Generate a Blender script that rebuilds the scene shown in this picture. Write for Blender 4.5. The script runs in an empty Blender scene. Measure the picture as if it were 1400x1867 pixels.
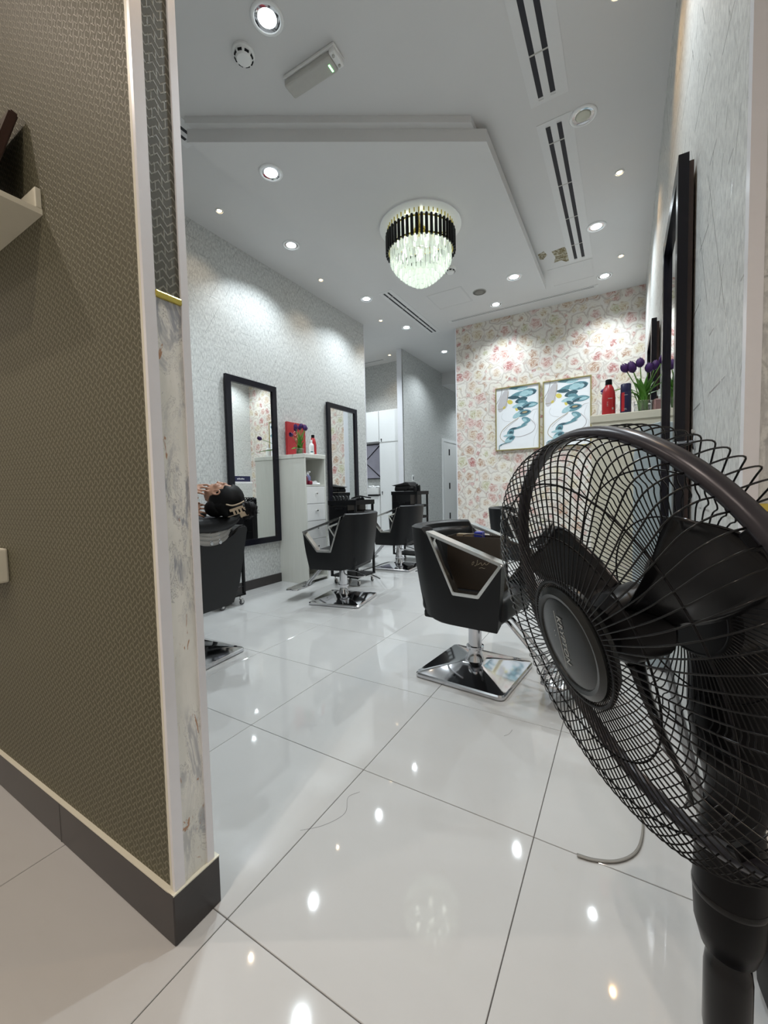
import bpy, bmesh, math, random
from mathutils import Vector, Matrix, Euler
random.seed(7)
SC = bpy.context.scene
COL = SC.collection
PI = math.pi

# ------------------------------------------------------------------ camera
cam_d = bpy.data.cameras.new('camera'); cam = bpy.data.objects.new('camera', cam_d); COL.objects.link(cam)
F_ = Vector((-0.50911069, 0.85906729, -0.05300651)); R_ = Vector((0.86066523, 0.50868508, -0.02224537)); U_ = R_.cross(F_)
CAM = Vector((0.82078, -0.59561, 1.02884))
cam.matrix_world = Matrix(((R_.x, U_.x, -F_.x, CAM.x), (R_.y, U_.y, -F_.y, CAM.y), (R_.z, U_.z, -F_.z, CAM.z), (0, 0, 0, 1)))
cam_d.sensor_fit = 'HORIZONTAL'; cam_d.sensor_width = 36.0; cam_d.lens = 739.3 * 36 / 1400
cam_d.clip_start = 0.02; cam_d.clip_end = 60
SC.camera = cam
# ------------------------------------------------------------------ world, exposure
w = bpy.data.worlds.new('world'); SC.world = w; w.use_nodes = True
w.node_tree.nodes['Background'].inputs[0].default_value = (0.9, 0.95, 1, 1)
w.node_tree.nodes['Background'].inputs[1].default_value = 0.25
vs = SC.view_settings
vs.view_transform = 'Standard'; vs.look = 'None'; vs.gamma = 1.0; vs.use_curve_mapping = False
vs.exposure = 0.95
DOWN_W = 46.0     # each large downlight
WARM_W = 5.0      # each small spot
CHAND_W = 34.0
RECEPTION_W = 42.0
CZ = 3.55         # ceiling height
PZ = 3.42         # underside of the dropped panel
LX = -2.617       # left wall
RX = 1.035         # right wall
YE = .515          # near end of the right wall
FY = 5.62         # floral wall

# ------------------------------------------------------------------ helpers
def link(o, parent=None):
    COL.objects.link(o)
    if parent is not None: o.parent = parent
    return o
def obj(name, bm, mat=None, parent=None, loc=None, smooth=False):
    me = bpy.data.meshes.new(name)
    bmesh.ops.recalc_face_normals(bm, faces=bm.faces)
    bm.to_mesh(me); bm.free()
    if mat is not None:
        for m in (mat if isinstance(mat, (list, tuple)) else [mat]): me.materials.append(m)
    o = bpy.data.objects.new(name, me); link(o, parent)
    if loc is not None: o.location = loc
    if smooth:
        for p in me.polygons: p.use_smooth = True
        if smooth != True: me.set_sharp_from_angle(angle=math.radians(smooth))
    return o
def thing(name, label, cat, loc=(0, 0, 0), rz=0.0, group=None):
    o = bpy.data.objects.new(name, None); link(o); o.empty_display_size = .05
    o.location = loc; o.rotation_euler = (0, 0, rz); o['label'] = label; o['category'] = cat
    if group: o['group'] = group
    return o
def tag(o, label, cat, group=None):
    o['label'] = label; o['category'] = cat
    if group: o['group'] = group
    return o
def struct(name, bm, mat, parent=None, smooth=False):
    o = obj(name, bm, mat, parent, smooth=smooth)
    if parent is None: o['kind'] = 'structure'
    return o
def dup(root, loc, rz, label=None):
    def cp(o, par):
        c = o.copy(); COL.objects.link(c)
        if par is not None:
            c.parent = par; c.matrix_parent_inverse = o.matrix_parent_inverse.copy()
        for ch in list(o.children): cp(ch, c)
        return c
    r = cp(root, None); r.location = loc; r.rotation_euler = (0, 0, rz)
    if label: r['label'] = label
    return r
def BM(): return bmesh.new()
def box(bm, x0, x1, y0, y1, z0, z1, bev=0.0, seg=2, mi=0, mat4=None):
    t = bmesh.new()
    r = bmesh.ops.create_cube(t, size=1)
    for v in t.verts:
        v.co = Vector((x0 + (v.co.x + .5) * (x1 - x0), y0 + (v.co.y + .5) * (y1 - y0), z0 + (v.co.z + .5) * (z1 - z0)))
    if bev > 0: bmesh.ops.bevel(t, geom=list(t.edges), offset=bev, segments=seg, affect='EDGES', profile=.5)
    merge(bm, t, mi, mat4)
def merge(bm, t, mi=0, mat4=None):
    if mat4 is not None: bmesh.ops.transform(t, matrix=mat4, verts=t.verts)
    m = {}
    for v in t.verts: m[v] = bm.verts.new(v.co)
    for f in t.faces:
        try:
            nf = bm.faces.new([m[v] for v in f.verts]); nf.material_index = mi; nf.smooth = f.smooth
        except ValueError: pass
    t.free()
def frame_axes(d, hint=None):
    d = d.normalized()
    h = hint or (Vector((0, 0, 1)) if abs(d.z) < .9 else Vector((1, 0, 0)))
    a = d.cross(h).normalized(); return a, d.cross(a).normalized()
def tube(bm, pts, r, n=8, closed=False, cap=True, mi=0):
    pts = [Vector(p) for p in pts]; N = len(pts); rings = []
    pa = None
    for i, p in enumerate(pts):
        if closed: d = pts[(i + 1) % N] - pts[i - 1]
        else: d = pts[min(i + 1, N - 1)] - pts[max(i - 1, 0)]
        d.normalize()
        if pa is None: a, b = frame_axes(d)
        else:
            a = (pa - d * pa.dot(d))
            a = a.normalized() if a.length > 1e-6 else frame_axes(d)[0]
            b = d.cross(a)
        pa = a
        rr = r[i] if isinstance(r, (list, tuple)) else r
        rings.append([bm.verts.new(p + rr * (math.cos(2 * PI * k / n) * a + math.sin(2 * PI * k / n) * b)) for k in range(n)])
    M = N if closed else N - 1
    for i in range(M):
        A, B = rings[i], rings[(i + 1) % N]
        for k in range(n):
            f = bm.faces.new((A[k], A[(k + 1) % n], B[(k + 1) % n], B[k])); f.smooth = True; f.material_index = mi
    if cap and not closed:
        for R in (rings[0][::-1], rings[-1]):
            f = bm.faces.new(R); f.material_index = mi
def lathe(bm, prof, n=24, mat4=None, mi=0, capb=True, capt=True, sq=None):
    t = bmesh.new(); rings = []
    for r, z in prof:
        rings.append([t.verts.new((r * math.cos(2 * PI * k / n), r * math.sin(2 * PI * k / n), z)) for k in range(n)])
    for A, B in zip(rings, rings[1:]):
        for k in range(n):
            f = t.faces.new((A[k], A[(k + 1) % n], B[(k + 1) % n], B[k])); f.smooth = True
    if capb: t.faces.new(rings[0][::-1])
    if capt: t.faces.new(rings[-1])
    merge(bm, t, mi, mat4)
def prism(bm, poly, d0, d1, axis='z', mi=0, mat4=None, bev=0):
    """poly in 2D extruded along axis from d0 to d1"""
    t = bmesh.new()
    def P(a, b, d): return {'z': (a, b, d), 'y': (a, d, b), 'x': (d, a, b)}[axis]
    A = [t.verts.new(P(a, b, d0)) for a, b in poly]; B = [t.verts.new(P(a, b, d1)) for a, b in poly]
    n = len(poly)
    t.faces.new(A[::-1]); t.faces.new(B)
    for i in range(n): t.faces.new((A[i], A[(i + 1) % n], B[(i + 1) % n], B[i]))
    bmesh.ops.recalc_face_normals(t, faces=t.faces)
    if bev: bmesh.ops.bevel(t, geom=list(t.edges), offset=bev, segments=2, affect='EDGES', profile=.5)
    merge(bm, t, mi, mat4)
def ring_prism(bm, outer, inner, d0, d1, axis, mi=0):
    def P(a, b, d): return {'z': (a, b, d), 'y': (a, d, b), 'x': (d, a, b)}[axis]
    L = [[bm.verts.new(P(a, b, d)) for a, b in pl] for pl in (outer, inner) for d in (d0, d1)]
    o0, o1, i0, i1 = L; n = len(outer)
    for k in range(n):
        q = (k + 1) % n
        for f in ((o0[k], o0[q], o1[q], o1[k]), (i0[q], i0[k], i1[k], i1[q]), (o0[q], o0[k], i0[k], i0[q]), (o1[k], o1[q], i1[q], i1[k])):
            bm.faces.new(f).material_index = mi
def rect(x0, x1, y0, y1): return [(x0, y0), (x1, y0), (x1, y1), (x0, y1)]
def lerp(a, b, t): return a + (b - a) * t
def interp(x, xs, ys):
    if x <= xs[0]: return ys[0]
    for a, b, c, d in zip(xs, xs[1:], ys, ys[1:]):
        if x <= b: return lerp(c, d, (x - a) / (b - a)) if b > a else d
    return ys[-1]
def spline(pts, n=8):
    P = [Vector(p) for p in pts]; P = [P[0] * 2 - P[1]] + P + [P[-1] * 2 - P[-2]]; out = []
    for i in range(1, len(P) - 2):
        for k in range(n):
            t = k / n; a, b, c, d = P[i - 1:i + 3]
            out.append(.5 * ((2 * b) + (c - a) * t + (2 * a - 5 * b + 4 * c - d) * t * t + (3 * b - a - 3 * c + d) * t ** 3))
    out.append(P[-2]); return out
def grid_surface(bm, rows, closed=False, mi=0):
    R = [[bm.verts.new(p) for p in r] for r in rows]
    for A, B in zip(R, R[1:]):
        m = len(A) if closed else len(A) - 1
        for k in range(m):
            f = bm.faces.new((A[k], A[(k + 1) % len(A)], B[(k + 1) % len(A)], B[k])); f.smooth = True; f.material_index = mi
    return R

# ------------------------------------------------------------------ materials
class N:
    def __init__(s, name):
        s.m = bpy.data.materials.new(name); s.m.use_nodes = True; s.t = s.m.node_tree
        s.b = s.t.nodes['Principled BSDF']
    def n(s, typ, ins=None, **pr):
        nd = s.t.nodes.new(typ)
        for k, v in pr.items(): setattr(nd, k, v)
        for k, v in (ins or {}).items(): s.set(nd.inputs[k], v)
        return nd
    def set(s, sock, v):
        if isinstance(v, bpy.types.NodeSocket): s.t.links.new(v, sock)
        elif hasattr(v, 'outputs'): s.t.links.new(v.outputs[0], sock)
        else:
            if sock.type == 'RGBA' and len(v) == 3: v = (*v, 1)
            sock.default_value = v
    def math(s, op, a, b=0.0, c=0.0, clamp=False):
        nd = s.t.nodes.new('ShaderNodeMath'); nd.operation = op; nd.use_clamp = clamp
        s.set(nd.inputs[0], a); s.set(nd.inputs[1], b)
        s.set(nd.inputs[2], c); return nd.outputs[0]
    def mix(s, f, a, b, blend='MIX'):
        nd = s.t.nodes.new('ShaderNodeMix'); nd.data_type = 'RGBA'; nd.blend_type = blend
        s.set(nd.inputs[0], f); s.set(nd.inputs[6], a); s.set(nd.inputs[7], b); return nd.outputs[2]
    def ss(s, x, a, b, t0=0.0, t1=1.0):
        nd = s.t.nodes.new('ShaderNodeMapRange'); nd.interpolation_type = 'SMOOTHSTEP'
        s.set(nd.inputs[0], x)
        for i, v in enumerate((a, b, t0, t1)): s.set(nd.inputs[i + 1], v)
        return nd.outputs[0]
    def noise(s, vec, scale, detail=3, rough=.5, dist=0.0):
        nd = s.n('ShaderNodeTexNoise', {'Scale': scale, 'Detail': detail, 'Roughness': rough, 'Distortion': dist})
        if vec is not None: s.set(nd.inputs['Vector'], vec)
        return nd.outputs[0]
    def vec(s, x, y, z=0.0):
        nd = s.t.nodes.new('ShaderNodeCombineXYZ')
        for i, v in enumerate((x, y, z)): s.set(nd.inputs[i], v)
        return nd.outputs[0]
    def uv(s, axes, coord='pos'):
        if coord == 'pos': src = s.n('ShaderNodeNewGeometry').outputs['Position']
        else: src = s.n('ShaderNodeTexCoord').outputs['Object']
        sp = s.n('ShaderNodeSeparateXYZ', {0: src})
        return [sp.outputs['XYZ'.index(a)] for a in axes]
    def p(s, **k):
        al = dict(color='Base Color', rough='Roughness', metal='Metallic', spec='Specular IOR Level', emis='Emission Color', emis_s='Emission Strength', trans='Transmission Weight', normal='Normal', coat='Coat Weight', coat_r='Coat Roughness', ior='IOR', sheen='Sheen Weight', sss='Subsurface Weight')
        for a, v in k.items(): s.set(s.b.inputs[al[a]], v)
        return s
    def bump(s, h, strength=.3, dist=.002):
        nd = s.n('ShaderNodeBump', {'Height': h, 'Strength': strength, 'Distance': dist}); return nd.outputs[0]
def plain(name, c, rough=.5, metal=0.0, var=.06, scale=30, bump=0.0, **k):
    s = N(name); co = s.n('ShaderNodeTexCoord').outputs['Object']
    nz = s.noise(co, scale)
    lo = tuple(x * (1 - var) for x in c); hi = tuple(min(1, x * (1 + var)) for x in c)
    s.p(color=s.mix(nz, lo, hi), rough=rough, metal=metal, **k)
    if bump: s.p(normal=s.bump(s.noise(co, scale * 6), bump, .001))
    return s.m
def emit(name, c, st):
    s = N(name); s.p(color=(0.9, 0.9, 0.9), emis=c, emis_s=st, rough=.3); return s.m

m_black = plain('black_leather', (.0065, .0068, .0078), .42, scale=60, bump=.12, spec=.3)
m_blackplastic = plain('black_plastic', (.005, .005, .006), .34, scale=20, spec=.13)
m_blackgloss = plain('black_gloss', (.0045, .0045, .0055), .2, scale=20, spec=.3)
m_blackmat = plain('black_matte', (.008, .0075, .008), .6, scale=40, spec=.25)
m_frame = plain('black_frame', (.006, .006, .011), .25, scale=20, spec=.3)
m_chrome = plain('chrome', (.62, .62, .64), .07, 1.0, var=.03, scale=8)
m_chrome2 = plain('worn_chrome', (.66, .65, .63), .2, 1.0, var=.10, scale=40)
m_alu = plain('aluminium', (.62, .63, .66), .28, .85, scale=25)
m_trim = plain('white_metal_trim', (.78, .78, .815), .3, .15, var=.03)
m_gold = plain('gold_trim', (.62, .50, .12), .22, .9)
m_goldf = plain('gold_frame', (.45, .38, .16), .32, .75, var=.12)
m_white = plain('white_paint', (.80, .80, .79), .4, var=.02)
m_whitegloss = plain('white_gloss', (.82, .83, .83), .18, var=.02)
m_ceil = plain('ceiling_paint', (.66, .655, .65), .75, var=.02, scale=4)
m_rubber = plain('grey_rubber', (.09, .09, .095), .5)
m_mirror = plain('mirror_glass', (.86, .88, .87), .005, 1.0, var=.002)
m_fanring = plain('graphite_ring', (.035, .033, .04), .30, .30, scale=12, spec=.35)
m_hub = plain('hub_cap', (.012, .014, .0145), .25, .2, spec=.4)
m_red = plain('red_plastic', (.45, .018, .025), .3)
m_navy = plain('navy_plastic', (.012, .014, .06), .3)
m_green = plain('leaf_green', (.07, .22, .02), .5, var=.4, scale=25)
m_stemgreen = plain('stem_green', (.17, .33, .07), .5)
m_purple = plain('tulip_purple', (.055, .012, .12), .55, var=.35, scale=40)
m_brownbag = plain('brown_paper', (.030, .020, .012), .6)
m_brownwood = plain('dark_brown_wood', (.045, .022, .018), .25)
m_paleblue = plain('pale_blue_board', (.42, .50, .54), .35)
m_cream = plain('cream_laminate', (.70, .68, .57), .4, var=.03)
m_skin = plain('skin', (.36, .19, .12), .5, var=.12, scale=18, sss=.05)
m_hair = plain('hair', (.004, .0035, .0035), .5, scale=80, bump=.5, spec=.12)
m_beige = plain('beige_plastic', (.42, .32, .22), .4)
m_tealcloth = plain('grey_roll', (.30, .29, .27), .7)
m_cardboard = plain('dark_carton', (.022, .018, .017), .5)
m_grey = plain('grey_plastic', (.45, .44, .41), .5)
m_vent = plain('vent_paint', (.70, .70, .70), .6, var=.02)
m_slot = plain('vent_slot', (.006, .006, .012), .6)
m_cloth = plain('dark_cloth', (.03, .03, .035), .8)
m_trouser = plain('trouser_cloth', (.02, .025, .04), .8)
m_label = plain('paper_label', (.45, .43, .40), .6)
m_ink = plain('ink', (.02, .02, .02), .6)
m_letter = plain('silver_letter', (.38, .39, .38), .35, .4)
m_goldink = plain('gold_ink', (.35, .30, .20), .5)
m_grout = plain('grout', (.10, .095, .09), .8)
m_lens = emit('lamp_lens', (.86, .96, 1.0), 4.0)
m_lenswarm = emit('lamp_lens_warm', (1.0, .74, .42), 6.0)
m_lensoff = plain('lamp_lens_off', (.55, .55, .46), .3)
m_led = emit('green_led', (.2, 1.0, .25), 4.0)
m_bulb = emit('chandelier_bulb', (.95, 1.0, .88), 8.0)

def mk_skirting():
    s = N('dark_skirting'); c = s.n('ShaderNodeNewGeometry').outputs['Position']
    s.p(color=s.mix(s.noise(c, 9, 4), (.020, .018, .019), (.045, .038, .036)), rough=.3); return s.m
m_skirt = mk_skirting()

def mk_silver(name, axes, big=1.0, dark=1.0):
    """grey-white wallpaper, fibrous, with glinting broken triangle lines"""
    s = N(name); u, v = s.uv(axes)
    pv = s.vec(u, v)
    line = None
    for k, a in enumerate((30, 90, 150)):
        ca, sa = math.cos(math.radians(a)), math.sin(math.radians(a))
        d = s.math('ADD', s.math('MULTIPLY', u, ca), s.math('MULTIPLY', v, sa))
        fr = s.math('FRACT', s.math('DIVIDE', d, .115 * big))
        ln = s.ss(s.math('ABSOLUTE', s.math('SUBTRACT', fr, .5)), .012, .028, 1, 0)
        br = s.ss(s.noise(s.vec(u, v, 3.3 * k), 6.0 / big, 2), .48, .60)
        ln = s.math('MULTIPLY', ln, br)
        line = ln if line is None else s.math('MAXIMUM', line, ln)
    fib = s.noise(s.vec(s.math('MULTIPLY', u, 90), s.math('MULTIPLY', v, 26)), 1.0, 4, .6)
    blot = s.noise(s.vec(s.math('MULTIPLY', u, 1.5), v), 34, 5, .7)
    base = s.mix(s.ss(fib, .35, .65), (.49 * dark, .495 * dark, .49 * dark), (.68 * dark, .69 * dark, .67 * dark))
    base = s.mix(s.math('MULTIPLY', s.ss(blot, .50, .66), .6), base, (.33 * dark, .34 * dark, .34 * dark))
    s.p(color=s.mix(s.math('MULTIPLY', line, .32), base, (.28, .29, .28)), metal=.15,
        rough=s.math('SUBTRACT', .48, s.math('MULTIPLY', line, .26)))
    s.p(normal=s.bump(s.math('ADD', s.math('MULTIPLY', fib, .5), line), .25, .0015)); return s.m
m_silver_x = mk_silver('silver_wallpaper_side', 'YZ')
m_silver_y = mk_silver('silver_wallpaper_end', 'XZ')
m_silver_big = mk_silver('silver_wallpaper_right', 'YZ', 1.5, 1.05)

def mk_floral():
    s = N('rose_wallpaper'); u, v = s.uv('XZ')
    def layer(scale, seed, off):
        wu = s.math('ADD', s.math('ADD', u, off), s.math('MULTIPLY', s.math('SUBTRACT', s.noise(s.vec(u, v, seed), 7), .5), .085))
        wv = s.math('ADD', s.math('ADD', v, off * .7), s.math('MULTIPLY', s.math('SUBTRACT', s.noise(s.vec(u, v, seed + 5), 7), .5), .085))
        pv = s.vec(wu, wv)
        vo = s.n('ShaderNodeTexVoronoi', {'Vector': pv, 'Scale': scale, 'Randomness': .75}, voronoi_dimensions='2D')
        df = s.n('ShaderNodeVectorMath', {0: pv, 1: vo.outputs['Position']}, operation='SUBTRACT')
        sp = s.n('ShaderNodeSeparateXYZ', {0: df})
        r = s.math('MULTIPLY', vo.outputs['Distance'], 1.0)
        ang = s.math('ARCTAN2', sp.outputs[1], sp.outputs[0])
        hs = s.n('ShaderNodeSeparateColor', {0: vo.outputs['Color']})
        return r, ang, hs.outputs[0], hs.outputs[1]
    def rose(r, ang, h1, h2, rad):
        rr = s.math('MULTIPLY', s.math('DIVIDE', r, rad), s.math('ADD', 1.0, s.math('MULTIPLY', s.math('SINE', s.math('ADD', s.math('MULTIPLY', ang, 5.0), s.math('MULTIPLY', h1, 20.0))), .09)))
        nz = s.noise(s.vec(s.math('MULTIPLY', rr, 2.0), s.math('SINE', ang), s.math('MULTIPLY', h1, 17)), 2.0, 2)
        lob = s.math('SINE', s.math('ADD', s.math('MULTIPLY', ang, 3.0), s.math('MULTIPLY', rr, 7.0)))
        ph = s.math('ADD', s.math('MULTIPLY', rr, 16.0), s.math('MULTIPLY', lob, 2.0))
        ph = s.math('ADD', s.math('ADD', ph, s.math('MULTIPLY', nz, 8.0)), ang)
        sn = s.math('SINE', ph)
        fine = s.math('MULTIPLY', s.ss(sn, .45, .95), s.ss(lob, -.6, .3))      # broken petal edges
        ramp = s.n('ShaderNodeValToRGB', {0: h1}); cr = ramp.color_ramp; cr.interpolation = 'CONSTANT'
        cols = [(0, (.58, .50, .34)), (.24, (.52, .28, .24)), (.42, (.42, .25, .15)), (.56, (.58, .35, .32)), (.74, (.38, .09, .085)), (.83, (.55, .42, .30)), (.93, (.48, .48, .29))]
        while len(cr.elements) < len(cols): cr.elements.new(.5)
        for e, (pp, c) in zip(cr.elements, cols): e.position = pp; e.color = (*c, 1)
        core = ramp.outputs[0]
        pale = s.mix(h2, (.72, .68, .61), (.69, .655, .615))
        size = s.math('ADD', .36, s.math('MULTIPLY', h2, .60))
        inside = s.ss(rr, s.math('MULTIPLY', size, .72), size, 1, 0)
        c = s.mix(s.math('MULTIPLY', inside, s.ss(rr, 0, size, .95, .35)), pale, core)
        dark = s.mix(.6, core, (.30, .13, .10))
        c = s.mix(s.math('MULTIPLY', s.math('MULTIPLY', fine, inside), .85), c, dark)
        c = s.mix(s.math('MULTIPLY', s.math('MULTIPLY', s.ss(sn, -.95, -.5, 1, 0), inside), .7), c, (.74, .69, .64))
        outer = s.math('MULTIPLY', s.math('MULTIPLY', fine, s.math('SUBTRACT', 1, inside)), s.ss(rr, .4, 1.0, .70, .35))
        return s.mix(outer, c, (.44, .36, .31)), rr
    r, a, h1, h2 = layer(5.2, 0.0, 0.0); c1, rr1 = rose(r, a, h1, h2, .62)
    r2, a2, g1, g2 = layer(8.6, 4.0, 3.17); c2, rr2 = rose(r2, a2, g1, g2, .58)
    edge = s.ss(rr1, .86, .93)
    shade = s.math('MULTIPLY', s.ss(rr1, .76, .87), s.ss(rr1, .90, 1.02, 1, 0))
    col = s.mix(edge, c1, c2)
    col = s.mix(s.math('MULTIPLY', shade, .5), col, (.38, .31, .27))
    s.p(color=col, rough=.55); return s.m
m_floral = mk_floral()

def mk_olive(name, axes, cell=.0125, gain=1.0, lo=(.078, .073, .043), hi=(.172, .162, .108)):
    """woven olive paper: staggered zigzag stitches in relief"""
    s = N(name); u, v = s.uv(axes)
    U = s.math('DIVIDE', u, cell); V = s.math('DIVIDE', v, cell * 1.25)
    colid = s.math('FLOOR', U); fu = s.math('FRACT', U)
    tri = s.math('ABSOLUTE', s.math('SUBTRACT', s.math('FRACT', s.math('MULTIPLY', U, .5)), .5))
    zig = s.math('FRACT', s.math('ADD', V, s.math('MULTIPLY', tri, 1.6)))
    st = s.ss(s.math('ABSOLUTE', s.math('SUBTRACT', zig, .5)), .06, .16, 1, 0)
    bar = s.math('MULTIPLY', s.ss(s.math('ABSOLUTE', s.math('SUBTRACT', fu, .5)), .07, .15, 1, 0), s.math('LESS_THAN', s.math('FRACT', s.math('ADD', s.math('MULTIPLY', V, .5), s.math('MULTIPLY', colid, .5))), .62))
    h = s.math('MAXIMUM', st, bar)
    h = s.math('MULTIPLY', h, s.ss(s.noise(s.vec(u, v), 160, 2), .30, .55, .55, 1))
    g = gain
    base = s.mix(s.noise(s.vec(u, v), 3), tuple(x * g for x in lo), tuple(x * g * 1.15 for x in lo))
    s.p(color=s.mix(h, base, tuple(x * g for x in hi)), rough=s.ss(h, 0, 1, .62, .45), normal=s.bump(h, .5, .002)); return s.m
m_olive = mk_olive('olive_woven_paper', 'XZ')
m_olive_end = mk_olive('olive_woven_paper_end', 'YZ', .015, 1.0, (.075, .076, .062), (.20, .205, .175))

def mk_marble():
    s = N('grey_marble'); c = s.n('ShaderNodeNewGeometry').outputs['Position']
    mp = s.n('ShaderNodeMapping', {0: c, 'Rotation': (.7, .2, .3), 'Scale': (1, 3.2, 1)}).outputs[0]
    big = s.noise(mp, 3.2, 5, .6, 1.2); v1 = s.noise(mp, 4.2, 6, .65, 2.2); v2 = s.noise(mp, 9, 4, .6, 1.0)
    base = s.mix(s.ss(big, .3, .7), (.68, .685, .64), (.84, .84, .80))
    zone = s.ss(s.noise(c, 2.3, 2), .40, .55)
    base = s.mix(s.math('MULTIPLY', s.math('MULTIPLY', s.ss(v1, .50, .62), zone), .85), base, (.26, .28, .33))
    base = s.mix(s.math('MULTIPLY', s.math('MULTIPLY', s.ss(s.math('ABSOLUTE', s.math('SUBTRACT', v1, .5)), .0, .012, 1, 0), zone), .7), base, (.12, .12, .14))
    base = s.mix(s.math('MULTIPLY', s.ss(v2, .64, .68), .85), base, (.40, .19, .08))
    s.p(color=base, rough=.16); return s.m
m_marble = mk_marble()

def mk_tile():
    s = N('polished_tile'); c = s.n('ShaderNodeNewGeometry').outputs['Position']
    rnd = s.n('ShaderNodeObjectInfo').outputs['Random']
    cl = s.noise(s.n('ShaderNodeMapping', {0: c, 'Rotation': (0, 0, .6), 'Scale': (1, 2.4, 1)}).outputs[0], 1.6, 4, .55, .6)
    col = s.mix(cl, (.455, .455, .45), (.52, .522, .52))
    col = s.mix(s.math('MULTIPLY', rnd, .35), col, (.465, .465, .46))
    smear = s.noise(c, 14, 5, .7)
    s.p(color=s.mix(s.math('MULTIPLY', s.ss(smear, .58, .75), .10), col, (.42, .39, .34)), rough=s.ss(s.noise(c, 5), .3, .7, .02, .05), spec=.5); return s.m
m_tile = mk_tile()

def mk_whitewood():
    s = N('white_laminate'); c = s.n('ShaderNodeTexCoord').outputs['Object']
    g = s.noise(s.n('ShaderNodeMapping', {0: c, 'Scale': (60, 60, 2.5)}).outputs[0], 1, 4)
    s.p(color=s.mix(g, (.66, .66, .60), (.76, .76, .71)), rough=.38); return s.m
m_whitewood = mk_whitewood()

def mk_crystal():
    s = N('crystal'); s.p(color=(.93, .97, .93), rough=.06, trans=.7, ior=1.42, emis=(.88, 1.0, .88), emis_s=.08); return s.m  # weak glow put into the crystal so it looks lit by the bulbs
m_crystal = mk_crystal()
def mk_glass():
    s = N('clear_glass'); s.p(color=(.9, .93, .92), rough=.03, trans=.95, ior=1.45); return s.m
m_glass = mk_glass()
def mk_stain():
    s = N('water_stain'); c = s.n('ShaderNodeTexCoord').outputs['Object']
    n1 = s.noise(c, 32, 5, .75); n2 = s.noise(c, 12, 3)
    s.p(color=s.mix(s.ss(n1, .40, .58), (.50, .47, .38), s.mix(n2, (.07, .055, .02), (.22, .17, .07))), rough=.8); return s.m
m_stain = mk_stain()

# ================================================================== STRUCTURE
# ---- floor with separate tiles
bm = BM(); box(bm, -4.4, 1.75, -3.3, 9.7, -.06, -.004); floor = struct('floor', bm, m_grout)
bm = BM(); T = .6
box(bm, .0011, T - .0011, .0011, T - .0011, -.012, 0, bev=.0012, seg=1)
bmesh.ops.recalc_face_normals(bm, faces=bm.faces)
tile_me = bpy.data.meshes.new('tile'); bm.to_mesh(tile_me); bm.free(); tile_me.materials.append(m_tile)
for i in range(-5, 16):
    for j in range(-7, 3):
        y, x = i * T, j * T
        if y >= 4.8 and j > -5 and y > 5.7 and j >= -2: continue
        if y < 4.2 and j < -5: continue
        if y >= 6.6 and (j < -5 or j > -3): continue
        if y > 4.8 and j > 1: continue
        if y >= .6 and j > 1: continue
        t = bpy.data.objects.new('tile', tile_me); link(t, floor); t.location = (x, y, 0)

# ---- ceiling
bm = BM(); box(bm, -4.4, 1.75, -3.3, 9.7, CZ, CZ + .1)
ceiling = struct('ceiling', bm, m_ceil)
panel = [(-1.75, 1.235), (-.016, 2.317), (-.016, 4.78), (-1.75, 3.45)]
bm = BM(); prism(bm, panel, PZ, CZ - .045, 'z'); struct('dropped_panel', bm, m_ceil, ceiling)
up = [(-1.72, 1.20), (-.09, 2.215), (-.06, 4.7), (-1.72, 3.40)]
bm = BM(); prism(bm, up, CZ - .045, CZ + .001, 'z'); struct('panel_upper_step', bm, m_ceil, ceiling)
bm = BM(); box(bm, -2.62, -1.2, 7.8, 9.6, 3.29, CZ + .001); struct('corridor_bulkhead', bm, m_ceil, ceiling)
# brown water stain at the end of the right vent
bm = BM()
prism(bm, [(.13, 4.22), (.26, 4.20), (.28, 4.31), (.33, 4.36), (.31, 4.50), (.24, 4.52), (.20, 4.46), (.12, 4.47), (.15, 4.36)], CZ - .0008, CZ, 'z')
prism(bm, [(-.005, 4.20), (.06, 4.17), (.08, 4.26), (.03, 4.33), (-.003, 4.32)], CZ - .0008, CZ, 'z')
o = struct('water_stain', bm, m_stain, ceiling)

# ---- walls
bm = BM(); box(bm, LX - .1, LX, -.09, 4.71, 0, CZ); wl = struct('wall_left', bm, m_silver_x)
bm = BM(); box(bm, LX - .106, LX + .004, 4.706, 4.716, 0, CZ); struct('corner_trim', bm, m_trim, wl)
bm = BM(); box(bm, -1.475, RX + .6, FY, FY + .12, 0, CZ); wb = struct('wall_back', bm, m_floral)
bm = BM(); box(bm, -1.490, -1.475, FY - .004, FY + .124, 0, CZ); struct('corner_trim', bm, m_trim, wb)
bm = BM(); box(bm, RX, RX + .6, YE, FY, 0, CZ); wr = struct('wall_right', bm, m_silver_big)
bm = BM(); box(bm, RX - .003, RX + .022, YE - .006, YE, .1, CZ); box(bm, RX - .003, RX, YE, YE + .024, .1, CZ)
struct('corner_trim', bm, m_trim, wr)
bm = BM(); box(bm, RX + .022, RX + .56, YE - .004, YE, .985, CZ); struct('end_paper', bm, m_silver_y, wr)
bm = BM(); box(bm, RX + .022, RX + .56, YE - .006, YE, .968, .985); struct('gold_strip', bm, m_gold, wr)
bm = BM(); box(bm, RX + .022, RX + .56, YE - .005, YE, .1, .968); struct('marble_panel', bm, m_marble, wr)
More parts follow.
